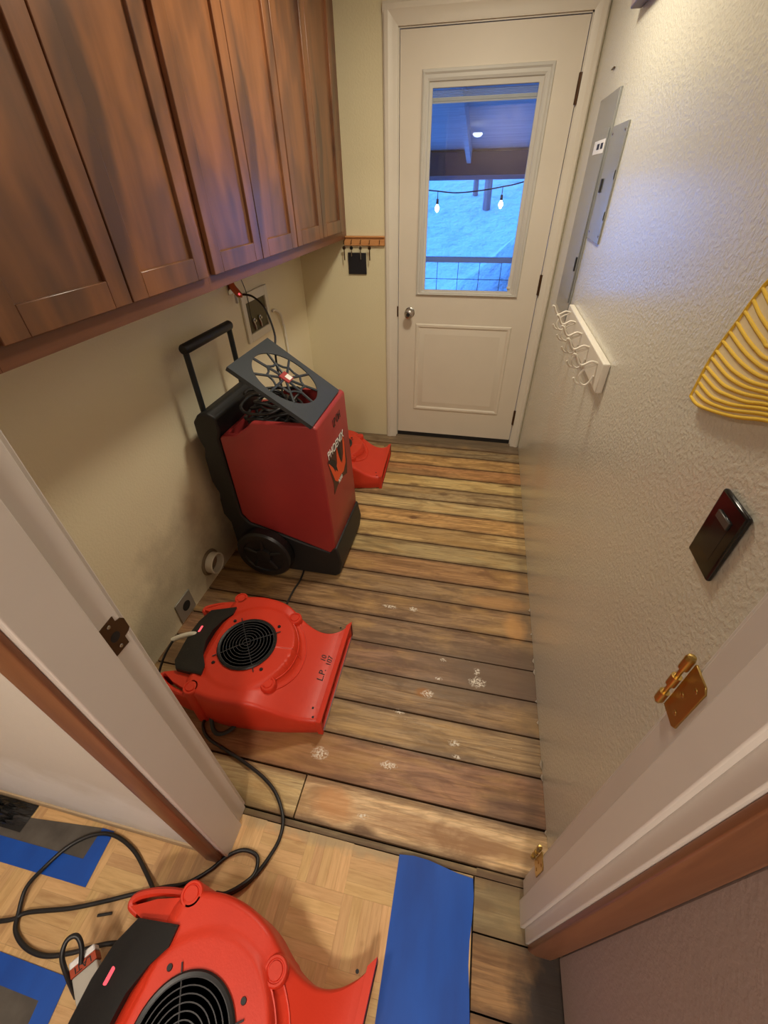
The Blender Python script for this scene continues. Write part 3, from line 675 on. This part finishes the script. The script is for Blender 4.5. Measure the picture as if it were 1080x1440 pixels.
cord('power_cord', [(-1.03, -2.755, .02), (-1.06, -2.725, .025), (-1.124, -2.687, .012), (-1.183, -2.655, .012), (-1.246, -2.637, .012), (-1.297, -2.636, .012), (-1.345, -2.653, .012), (-1.386, -2.689, .012), (-1.412, -2.74, .013), (-1.418, -2.788, .024), (-1.401, -2.836, .013), (-1.379, -2.866, .012), (-1.327, -2.885, .012), (-1.266, -2.887, .012), (-1.207, -2.87, .012), (-1.129, -2.837, .012), (-1.06, -2.82, .012)], .0055, '', par=front)
cord('carry_strap', [(-1.172, -2.225, .05), (-1.155, -2.27, .02), (-1.125, -2.30, .012), (-1.09, -2.295, .013), (-1.062, -2.262, .02), (-1.04, -2.225, .06)], .0075, '', flat=.3, par=mid)
tag(MB().tube([(-1.19, -2.795, .009), (-1.172, -2.789, .0095), (-1.156, -2.783, .009)], .0035, 8).build('plastic_stub', m_cord), 'short dark stub lying on the parquet left of the front air mover', 'debris')
# lit plug connector at the front mover
lc = thing('cord_connector', (-1.087, -2.888, .105), 'clear cord connector with red label strip beside the front air mover', 'connector', rz=math.radians(-38))
MB().box((-.012, -.026, -.012), (.046, .026, .014)).build('clear_housing', m_clear, lc, bevel=.003)
MB().box((-.030, -.027, -.013), (-.0125, .027, .015)).build('label_strip', plain('brown_red_label', rgb(168, 66, 34), .5), lc, bevel=.001)
MB().box((-.044, -.027, -.013), (-.0305, .027, .015)).build('end_cap', plain('white_cap', rgb(236, 234, 232), .4), lc, bevel=.003)
put_text('lettering', 'LATI', .018, m_ink, lc, (-.0213, 0, .0154), (0, -1, 0), (1, 0, 0))
cord('power_cord', [(-1.093, -2.945, .0), (-1.11, -2.925, .06), (-1.128, -2.9, .11), (-1.15, -2.875, .14), (-1.155, -2.85, .15), (-1.14, -2.838, .148), (-1.122, -2.85, .135), (-1.11, -2.875, .118)][1:], .0055, '', par=front)

# ============================================================ DEHUMIDIFIER
dh = thing('dehumidifier', (0, 0, 0), 'tall dark red dehumidifier on black wheeled base with raised handle', 'dehumidifier')
ya, yb = -1.485, -1.112
m = MB(); red_prof = [(-.938, .150), (-.915, .185), (-.917, .30), (-.934, .806), (-.95, .815), (-1.205, .808), (-1.24, .775), (-1.29, .742), (-1.35, .738), (-1.362, .725), (-1.362, .33), (-1.330, .283), (-1.165, .231), (-1.06, .194)]
m.prism(red_prof, ya, yb, 'y')
body = m.build('body', m_dred, dh)
bv = body.modifiers.new('b', 'BEVEL'); bv.width = .028; bv.segments = 4; bv.limit_method = 'ANGLE'; bv.angle_limit = math.radians(40)
c1 = MB().box((-1.33, ya+.025, .62), (-.965, yb-.025, .95)).build('cut', m_dred)
boolean(body, [c1])
body['label'] = 'dark red moulded housing'
MB().box((-1.329, ya+.026, .615), (-.966, yb-.026, .70)).build('inner_tray', m_black_rough, dh)
# black back and base
bp = [(-1.30, .0), (-.93, .0), (-.905, .02), (-.893, .10), (-.908, .195), (-.925, .19), (-.945, .158), (-1.06, .192), (-1.165, .229), (-1.332, .281), (-1.364, .33), (-1.364, .72), (-1.35, .755), (-1.352, .815), (-1.385, .835), (-1.43, .825), (-1.458, .79), (-1.460, .72), (-1.446, .67), (-1.458, .62), (-1.463, .50), (-1.444, .44), (-1.452, .40), (-1.456, .32), (-1.432, .27), (-1.432, .05), (-1.40, .02)]
m = MB(); m.prism(bp, ya-.005, yb+.005, 'y'); m.build('base', m_black_rough, dh, bevel=.012, seg=3, label='black moulded base and back')
cord('power_cord', [(-1.10, -1.38, .03), (-1.10, -1.46, .012), (-1.092, -1.55, .008), (-1.10, -1.63, .008), (-1.10, -1.75, .008), (-1.098, -1.80, .008)], .0045, '', par=dh)
# wheels
for yy, sgn in ((ya-.008, -1), (yb+.008, 1)):
    wc = (-1.262, yy, .137)
    w_ = MB(); w_.lathe([(.0001, 0), (.095, 0), (.098, sgn*.004), (.13, sgn*.004), (.137, sgn*.012), (.137, sgn*.05), (.128, sgn*.06), (.102, sgn*.06), (.098, sgn*.052), (.04, sgn*.048), (.036, sgn*.060), (.0001, sgn*.062)], wc, 'y', 48)
    wo = w_.build('wheel', m_black, dh, smooth=35)
    hb = MB()
    for k in range(5):
        a = 2*PI*k/5+.3; hb.tube([(wc[0]+.036*math.cos(a), yy+sgn*.05, wc[2]+.036*math.sin(a)), (wc[0]+.098*math.cos(a), yy+sgn*.05, wc[2]+.098*math.sin(a))], .009, 8)
    hb.build('spoke', m_black_rough, wo, smooth=50)
# handle
hy0, hy1 = -1.447, -1.125; hx = -1.425
for hy in (hy0, hy1): MB().tube([(hx, hy, .78), (hx, hy, 1.063)], .0115, 14).build('handle_post', m_alu, dh, smooth=50)
MB().tube([(hx, hy0-.012, 1.066), (hx, hy0-.006, 1.066), (hx, hy1+.006, 1.066), (hx, hy1+.012, 1.066)], [.016, .019, .019, .016], 18).build('handle_grip', m_black_rough, dh, smooth=50)
# square slatted intake cover, leaning up
A = Vector((-.944, -1.496, .822)); U = Vector((0, 1, .01)).normalized(); L = (Vector((-1.24, -1.494, 1.028))-A).normalized(); N = U.cross(L).normalized()
if N.z < 0: N = -N
wd, ln = .343, .361
def gp(u, l, n=0): return A+U*u+L*l+N*n
g = MB()
# plate with round hole: ring quads
nn = 64; cx_, cy_ = wd/2, ln/2+.012; R_ = .138
for side in (0, -.012):
    pass
ring_o = []; ring_i = []
for k in range(nn):
    a = 2*PI*k/nn; ca, sa = math.cos(a), math.sin(a)
    tx = (wd-cx_ if ca > 0 else cx_)/max(abs(ca), 1e-6); ty = (ln-cy_ if sa > 0 else cy_)/max(abs(sa), 1e-6); tt = min(tx, ty)
    ring_o.append((cx_+ca*tt, cy_+sa*tt)); ring_i.append((cx_+ca*R_, cy_+sa*R_))
# force corners
for (ux, uy) in ((0, 0), (wd, 0), (wd, ln), (0, ln)):
    kk = min(range(nn), key=lambda i: (ring_o[i][0]-ux)**2+(ring_o[i][1]-uy)**2); ring_o[kk] = (ux, uy)
vs = [gp(*p, 0) for p in ring_o]+[gp(*p, 0) for p in ring_i]+[gp(*p, -.004) for p in ring_i]+[gp(*p, -.016) for p in ring_o]
fs = []
for k in range(nn):
    j = (k+1) % nn
    fs += [(k, j, nn+j, nn+k), (nn+k, nn+j, 2*nn+j, 2*nn+k), (3*nn+j, 3*nn+k, k, j), (2*nn+k, 2*nn+j, 3*nn+j, 3*nn+k)]
g.add(vs, fs)
cov = g.build('intake_cover', m_grey_plate, dh, label='slate square cover with round web grille')
wb_ = MB()
def arcp(r, a): return (cx_+r*math.cos(a), cy_+r*math.sin(a))
def bar(p0, p1, w=.005):
    wb_.tube([gp(*p0, -.003), gp(*p1, -.003)], w, 6)
nsp = 9
for k in range(nsp):
    a = 2*PI*k/nsp+.2; bar(arcp(.02, a), arcp(R_+.003, a+.12), .0052)
    a2 = 2*PI*(k+1)/nsp+.2
    pts = [arcp(.082-.012*math.sin(PI*u), a+(a2-a)*u+.06) for u in (0, .25, .5, .75, 1)]
    for p0, p1 in zip(pts[:-1], pts[1:]): bar(p0, p1, .0046)
wb_.build('web_grille', m_grey_plate, cov, smooth=50)
bd = MB(); vs = [gp(cx_+a, cy_+b, n) for n in (0, .005) for a, b in ((-.026, -.022), (.026, -.022), (.026, .022), (-.026, .022))]
bd.add(vs, [(0, 1, 2, 3), (4, 5, 6, 7), (0, 1, 5, 4), (1, 2, 6, 5), (2, 3, 7, 6), (3, 0, 4, 7)])
bdo = bd.build('badge', plain('red_silver_badge', rgb(176, 66, 66), .3, .3), cov, label='red and silver badge')
vs = [gp(cx_+a, cy_+b, n) for n in (.0055, .006) for a, b in ((-.008, -.018), (.022, -.018), (.022, .006), (-.008, .006))]
MB().add(vs, [(0, 1, 2, 3), (4, 5, 6, 7), (0, 1, 5, 4), (1, 2, 6, 5), (2, 3, 7, 6), (3, 0, 4, 7)]).build('badge_print', m_wtext, bdo)
# label on the front face.  front plane from (-.917,.30) to (-.934,.806)
def fp(y, z, off=.001): return (-.917-(z-.30)*.0336+off, y, z)
def fpoly(name, pts, mat, off, par=dh):
    mm = MB(); mm.loft([[fp(y, z, off) for y, z in pts], [fp(y, z, off+.0006) for y, z in pts]]); return mm.build(name, mat, par)
em = fpoly('emblem_field', [(-1.43, .625), (-1.345, .655), (-1.20, .66), (-1.19, .50), (-1.21, .435), (-1.31, .47), (-1.405, .445), (-1.395, .50)], plain('emblem_dark', rgb(70, 34, 30), .5), .0008)  # dark printed field behind the emblem
fpoly('emblem_flame', [(-1.425, .615), (-1.40, .56), (-1.375, .50), (-1.345, .475), (-1.30, .482), (-1.255, .475), (-1.215, .50), (-1.20, .60), (-1.215, .645), (-1.232, .56), (-1.262, .52), (-1.285, .60), (-1.31, .635), (-1.325, .56), (-1.36, .535), (-1.395, .60)], m_orange, .0016, em)
fpoly('emblem_wing', [(-1.415, .61), (-1.36, .55), (-1.33, .52), (-1.345, .585), (-1.39, .62)], m_ink, .0024, em)
fpoly('emblem_wing', [(-1.28, .645), (-1.262, .57), (-1.272, .53), (-1.29, .57), (-1.305, .62)], m_ink, .0024, em)
put_text('lettering', 'PHOENIX', .052, m_wtext, dh, fp(-1.312, .645, .003), (0, 1, .0), (-.034, 0, 1), .98)
put_text('lettering', 'R200', .026, m_wtext, dh, fp(-1.31, .468, .003), (0, 1, 0), (-.034, 0, 1), 1.0)
put_text('marker_writing', 'LP DH', .05, m_ink, dh, fp(-1.26, .742, .002), (0, 1, .05), (-.034, 0, 1), .75)

# coil of black cord in the tray
ck = MB(); pts = []
for k in range(150):
    a = k*.36; r = .085+.03*math.sin(k*.23)+.01*math.sin(k*1.7); pts.append((-1.18+r*1.05*math.cos(a), -1.33+r*1.0*math.sin(a), .712+.145*(k/150)**.8+.012*math.sin(k*.9)))
ck.tube(smooth_path(pts, 2), .0065, 7); tag(ck.build('coiled_cord', m_cord, smooth=60), 'coil of black cord heaped in the top of the dehumidifier under its raised cover', 'cord')
cord('power_cord', [(-1.46, -.895, 1.14), (-1.40, -.91, 1.135), (-1.32, -.97, 1.10), (-1.24, -1.08, 1.03), (-1.215, -1.15, .985), (-1.20, -1.19, .93), (-1.18, -1.22, .86), (-1.17, -1.25, .80)], .0045, '', par=dh)

# ============================================================ LEFT WALL FITTINGS
X0 = -W
ob = thing('washer_outlet_box', (X0, -.69, 1.01), 'cream recessed washer outlet box with valves, on the left wall under the cabinets', 'outlet box')
m = MB(); bx = .14; bh = .112
m.box((.001, -.142, -.112), (.012, -.108, .112)); m.box((.001, .108, -.112), (.012, .142, .112)); m.box((.001, -.108, .068), (.012, .108, .112)); m.box((.001, -.108, -.112), (.012, .108, -.075))
m.build('faceplate', m_pvc, ob, bevel=.002)
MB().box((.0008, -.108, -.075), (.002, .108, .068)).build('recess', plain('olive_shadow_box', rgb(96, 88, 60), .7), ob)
for yy in (-.055, .01):
    vv = MB(); vv.lathe([(.0001, 0), (.012, 0), (.012, .012), (.006, .014), (.006, .02), (.0001, .02)], (.002, yy, -.02), 'x', 16); vv.tube([(.008, yy-.005, -.02), (.012, yy, -.045), (.008, yy+.008, -.065)], .007, 8)
    vv.build('valve', m_steel, ob, smooth=40)
cord('grey_pipe', [(X0+.012, -.53, .985), (X0+.014, -.50, .985), (X0+.015, -.44, .95), (X0+.015, -.415, .88), (X0+.015, -.41, .80), (X0+.015, -.41, .70)], .007, 'beige flexible pipe curving down the left wall right of the outlet box', m_pvc, cat='pipe')
wp_ = thing('wall_plug', (X0, -.90, 1.14), 'lit clear plug hanging in the outlet under the middle cabinet', 'plug')
MB().box((.001, -.02, -.0), (.006, .02, .115)).build('outlet_plate', m_steel, wp_, bevel=.001)
MB().tube([(.006, .0, .07), (.02, .0, .03), (.045, 0, .0), (.058, .004, -.006)], [.012, .015, .014, .008], 12).build('plug_body', m_redled if False else plain('amber_clear_plug', rgb(190, 90, 50), .2), wp_, smooth=50)
MB().lathe([(.0001, -.006), (.006, 0), (.0001, .006)], (.052, -.010, .004), 'z', 10).build('plug_light', m_redled, wp_)
MB().tube([(.03, -.004, .0), (.03, -.004, -.035)], .008, 8).build('plug_prong', m_steel, wp_)
cord('thin_wire', [(X0+.003, -.82, 1.275), (X0+.004, -.79, 1.2), (X0+.014, -.775, 1.12), (X0+.014, -.775, 1.03), (X0+.014, -.77, .99)], .0018, 'thin dark wire hanging from the cabinet beside the outlet box', cat='wire')
# dryer vent collar
dv = thing('dryer_vent', (X0, -1.615, .11), 'round white duct collar sticking out of the left wall near the floor', 'vent')
MB().lathe([(.052, 0), (.052, .042), (.0495, .044), (.045, .042), (.045, 0.002), (.052, 0)], (0, 0, 0), 'x', 36).build('collar', m_pvc, dv, smooth=40)
MB().lathe([(.0001, .001), (.0455, .001), (.0455, .004), (.0001, .004)], (0, 0, 0), 'x', 36).build('duct_opening', m_dark, dv)
MB().lathe([(.053, .0), (.066, .0), (.064, .006), (.053, .008)], (0, 0, 0), 'x', 36).build('flange', plain('vent_flange_grey', rgb(120, 104, 80), .7), dv, smooth=40)  # flange ring in one dark grey-brown
# low outlet plate
lo = thing('outlet_plate', (X0, -1.85, .066), 'bare metal outlet plate with round hole, low on the left wall by the vent', 'outlet plate')
m = MB(); m.box((.001, -.052, -.056), (.006, .052, .056)); m.build('plate', m_metal, lo, bevel=.001)
MB().lathe([(.0001, .005), (.024, .005), (.024, .0072), (.0001, .0072)], (0, .004, 0), 'x', 28).build('socket_hole', m_dark, lo)

# ============================================================ BACK WALL: key rack
kr = thing('key_rack', (-1.10, 0, 1.262), 'small wooden key rack with hooks on the back wall between cabinet and door', 'key rack')
MB().box((-.122, -.018, -.022), (.122, -.001, .018)).box((-.126, -.028, .018), (.124, -.001, .026)).build('board', wood('pine_board', rgb(206, 150, 92), rgb(186, 124, 72), 0, rough=.5), kr, bevel=.002)
for x in (-.12, -.075, -.02, .035, .095):
    MB().tube(smooth_path([(x, -.016, .006), (x, -.028, .002), (x, -.032, -.012), (x, -.040, -.010)], 3), .002, 6).build('hook', m_bronze, kr)
for i, (x, l) in enumerate(((-.12, .085), (-.075, .065), (-.02, .08), (.035, .085))):
    ky = thing('key', (-1.10+x, -.034, 1.252), ['dark key at the left end of the key rack', 'black-headed key over the black square plate, left of two', 'silver key over the black square plate, right of two', 'single slim key hanging right of the black square plate'][i], 'key', group='keys on the small rack')
    MB().lathe([(.004, -.001), (.010, -.001), (.010, .001), (.004, .001), (.004, -.001)], (0, 0, -.022), 'y', 18).build('bow', [m_bronze, m_black, m_steel, m_bronze][i], ky)
    MB().box((-.003, -.001, -l), (.003, .001, -.03)).build('blade', [m_bronze, m_steel, m_steel, m_bronze][i], ky)
tag(MB().box((-1.206, -.010, 1.090), (-1.094, -.0005, 1.203)).build('wall_plate', plain('matte_black', (.008, .008, .012, 1), .5), bevel=.002), 'plain black square plate on the back wall just below the key rack', 'wall plate')

# ============================================================ RIGHT WALL
def on_right(o): return o
bp_ = thing('breaker_panel', (0, -.53, 1.405), 'tall grey breaker panel cover on the right wall beside the exterior door', 'electrical panel')
MB().box((-.008, -.178, -.37), (-.0005, .178, .37)).build('cover', m_panelgrey, bp_, bevel=.001)
pd = MB().box((-.0125, -.165, -.30), (-.0082, .115, .268)).build('panel_door', m_panelgrey, bp_, bevel=.001)
MB().box((-.017, -.155, -.18), (-.0126, -.14, -.13)).build('latch', m_dark, pd)
st = MB().box((-.0132, -.155, .20), (-.0126, .06, .24)).build('sticker', m_wtext, pd)
for ya_, yb_ in ((-.13, -.085), (-.06, -.01)): MB().box((-.0137, ya_, .213), (-.0133, yb_, .230)).build('sticker_print', m_ink, st)
sb = thing('junction_cover', (0, -.85, 1.511), 'smaller grey metal cover plate on the right wall, nearer the camera than the breaker panel', 'electrical panel')
MB().box((-.006, -.115, -.161), (-.0005, .115, .161)).build('cover', m_panelgrey, sb, bevel=.001)
for yy, zz in ((-.095, .14), (-.095, -.14), (.09, .14), (.09, -.14)): MB().lathe([(.0001, 0), (.005, 0), (.003, -.0015), (.0001, -.002)], (-.006, yy, zz), 'x', 12).build('screw', m_steel, sb)
MB().box((-.010, .055, -.02), (-.0062, .08, .02)).build('latch', m_dark, sb)
for zz in (.03, -.08): MB().box((-.008, -.113, zz-.012), (-.0062, -.108, zz+.012)).build('hinge_tab', m_dark, sb)
tag(MB().box((-.006, -.46, 1.851), (-.0005, -.415, 1.855)).build('wall_nail', m_bronze), 'small dark nail in the right wall above the breaker panel', 'nail')
ch = thing('wall_box', (0, -.80, 1.945), 'grey-brown box high on the right wall, cut by the top edge', 'wall box')
MB().box((-.035, -.16, 0), (-.0005, .10, .14)).build('case', plain('mauve_brown_plastic', rgb(120, 104, 104), .5), ch, bevel=.004)
hr = thing('coat_rack', (0, -1.17, 1.08), 'white coat rack with five hooks on the right wall', 'coat rack')
MB().box((-.021, -.367, -.044), (-.0005, .367, .042)).build('board', m_white, hr, bevel=.003)
for k in range(5):
    y = .305-.153*k
    hk = MB(); hk.tube(smooth_path([(-.021, y, .024), (-.040, y, .028), (-.062, y, .016), (-.074, y, .022), (-.086, y, .044), (-.096, y, .048)], 4), .0036, 8)
    hk.tube(smooth_path([(-.024, y, .020), (-.050, y, .008), (-.062, y, -.012), (-.058, y, -.034), (-.042, y, -.044), (-.030, y, -.034), (-.023, y, -.014)], 4), .0032, 8)
    hk.tube(smooth_path([(-.050, y, -.042), (-.066, y, -.038), (-.078, y, -.022)], 3), .0032, 8)
    hk.build('hook', m_white, hr, smooth=60)
# light switch
ls = thing('light_switch', (0, -2.282, 1.13), 'glossy black light switch plate on the right wall', 'light switch')
MB().box((-.009, -.037, -.059), (-.0005, .037, .059)).build('plate', plain('gloss_black', (.006, .006, .007, 1), .12), ls, bevel=.0035, seg=3)
tg_ = MB(); tg_.box((-.0094, -.017, -.034), (-.0088, .017, .034)); tg_.build('rocker_frame', plain('gloss_black_rocker', (.01, .01, .012, 1), .15), ls, bevel=.0008)
MB().box((-.0118, -.016, .022), (-.009, .018, .034)).build('dimmer_bar', plain('smoky_bar', rgb(70, 68, 64), .25), ls, bevel=.0008)
# woven yellow piece
hat = thing('woven_fan', (0, -2.15, 1.3), 'yellow and cream ribbed woven fan hanging on the right wall at the right edge', 'woven fan')
arcs = [[(-2.054,1.244),(-2.086,1.243),(-2.137,1.255),(-2.195,1.273),(-2.256,1.297)],[(-2.063,1.256),(-2.103,1.257),(-2.154,1.268),(-2.188,1.279),(-2.25,1.302)],
[(-2.062,1.270),(-2.112,1.268),(-2.153,1.276),(-2.187,1.286),(-2.245,1.307)],[(-2.062,1.283),(-2.116,1.281),(-2.155,1.287),(-2.199,1.297),(-2.239,1.311)],
[(-2.062,1.296),(-2.124,1.293),(-2.158,1.297),(-2.192,1.304),(-2.233,1.316)],[(-2.064,1.311),(-2.118,1.306),(-2.155,1.307),(-2.189,1.312),(-2.227,1.321)],
[(-2.067,1.323),(-2.12,1.317),(-2.157,1.317),(-2.19,1.320),(-2.221,1.327)],[(-2.073,1.339),(-2.126,1.332),(-2.163,1.330),(-2.193,1.331),(-2.213,1.334)],
[(-2.080,1.354),(-2.124,1.346),(-2.162,1.342),(-2.205,1.342)],[(-2.086,1.369),(-2.123,1.360),(-2.159,1.354),(-2.193,1.352)],[(-2.093,1.385),(-2.135,1.374),(-2.167,1.367),(-2.184,1.364)],
[(-2.100,1.401),(-2.13,1.39),(-2.17,1.380),(-2.19,1.378)],[(-2.108,1.417),(-2.14,1.405),(-2.17,1.395),(-2.2,1.391)]]
bk = [(-2.052, 1.243), (-2.060, 1.31), (-2.085, 1.371), (-2.099, 1.406), (-2.118, 1.432), (-2.17, 1.445), (-2.24, 1.44), (-2.30, 1.42), (-2.335, 1.38), (-2.34, 1.335), (-2.256, 1.296), (-2.195, 1.272), (-2.137, 1.254), (-2.086, 1.242)]
mm = MB(); mm.loft([[(-.001, y+2.15, z-1.3) for y, z in bk], [(-.0125, y+2.15, z-1.3) for y, z in bk]]); mm.build('backing', m_creamst, hat, bevel=.003)
for a in arcs:
    q = a+[(a[-1][0]-.05, a[-1][1]+.011), (a[-1][0]-.085, a[-1][1]+.022)]
    MB().tube(smooth_path([(-.0125, y+2.15, z-1.3) for y, z in q], 5), .0028, 7).build('rib', m_yellow, hat, smooth=60)
MB().tube(smooth_path([(-.012, y+2.15, z-1.3) for y, z in bk[:9]], 4), .003, 7).build('rim', m_yellow, hat, smooth=60)

# ============================================================ THINGS ON THE FLOOR
def sheet(name, poly, z, h, mat, parent=None, **k):
    return MB().loft([[(x, y, z) for x, y in poly], [(x, y, z+h) for x, y in poly]]).build(name, mat, parent, **k)
rb_ = MB(); n = 14; vs = []; fs = []
for i in range(n+1):
    yy = -2.503-(.62)*i/n
    for j in range(6):
        xx = -.4215+.2105*j/5+(.004*math.sin(i*1.3) if j == 5 else 0); e = .0015*math.sin(j*1.7+i)
        y2 = yy+(.008*math.sin(j*.9+.3)-.0 if i == 0 else 0)
        vs.append((xx, y2, .0085+e))
nv = len(vs); vs += [(x, y, .0045) for x, y, z in vs]
for i in range(n):
    for j in range(5):
        a = i*6+j; fs += [(a, a+1, a+7, a+6), (nv+a, nv+a+6, nv+a+7, nv+a+1)]
bd_ = [(i*6, (i+1)*6) for i in range(n)]+[((i+1)*6+5, i*6+5) for i in range(n)]+[(j+1, j) for j in range(5)]+[(n*6+j, n*6+j+1) for j in range(5)]
for a, b in bd_: fs.append((a, b, nv+b, nv+a))
tag(rb_.add(vs, fs).build('blue_tape', m_tape, smooth=40), 'wide strip of blue tape over the parquet edge right of the front air mover', 'tape')
def taped(name, outer, inner, label):
    t = thing(name, (0, 0, .0045), label, 'floor covering', group='taped dark sheets on the parquet')
    sheet('sheet', inner, .0, .0012, m_felt, t)
    mm = MB(); k = len(outer)
    for i in range(k-1):
        q4 = [outer[i], outer[i+1], inner[i+1], inner[i]]
        mm.loft([[(x, y, .0013) for x, y in q4], [(x, y, .0022) for x, y in q4]])
    mm.build('tape_border', m_tape, t, label='blue tape border')
    return t
taped('floor_sheet', [(-2.2, -2.765), (-1.268, -2.753), (-1.279, -2.625)], [(-2.2, -2.712), (-1.322, -2.701), (-1.319, -2.625)], 'dark sheet edged with blue tape on the parquet, against the hall wall')
t2 = taped('floor_sheet', [(-2.0, -2.902), (-1.18, -2.906), (-1.14, -3.2), (-1.9, -3.25)], [(-2.0, -2.948), (-1.222, -2.953), (-1.185, -3.16), (-1.86, -3.2)], 'dark sheet edged with blue tape at the lower left corner of the photo')
db = MB(); random.seed(3); vs = []; fs = []; nb = 14
for i in range(nb+1):
    for j in range(nb+1):
        u, v = i/nb-.5, j/nb-.5; r = 4*(u*u+v*v); vs.append((u*.19, v*.07, .001+max(0, .045*(1-r))*(.55+.9*mn.noise(Vector((u*9, v*9, 3))))))
for i in range(nb):
    for j in range(nb): fs.append((i*(nb+1)+j, (i+1)*(nb+1)+j, (i+1)*(nb+1)+j+1, i*(nb+1)+j+1))
dbo = db.add(vs, fs).build('crumpled_film', m_bag); dbo.location = (-1.655, -2.652, .0065); tag(dbo, 'crumpled shiny black film on the taped sheet at the left edge', 'debris')
# paint flakes along the right wall foot
fk = MB(); random.seed(11)
for (y, s) in ((-1.52, .010), (-1.78, .012), (-1.83, .014), (-2.03, .007), (-2.17, .016), (-2.21, .012), (-2.36, .008), (-1.95, .006), (-1.65, .006)):
    fk.add([(-.001, y-s, .004+random.random()*.004), (-.006, y, .002), (-.001, y+s, .006), (-.003, y, .012+s*.6)], [(0, 1, 3), (1, 2, 3), (0, 3, 2), (0, 2, 1)])
tag(fk.build('paint_flakes', m_white), 'chips of white paint along the foot of the right wall', 'paint flakes', kind='stuff')
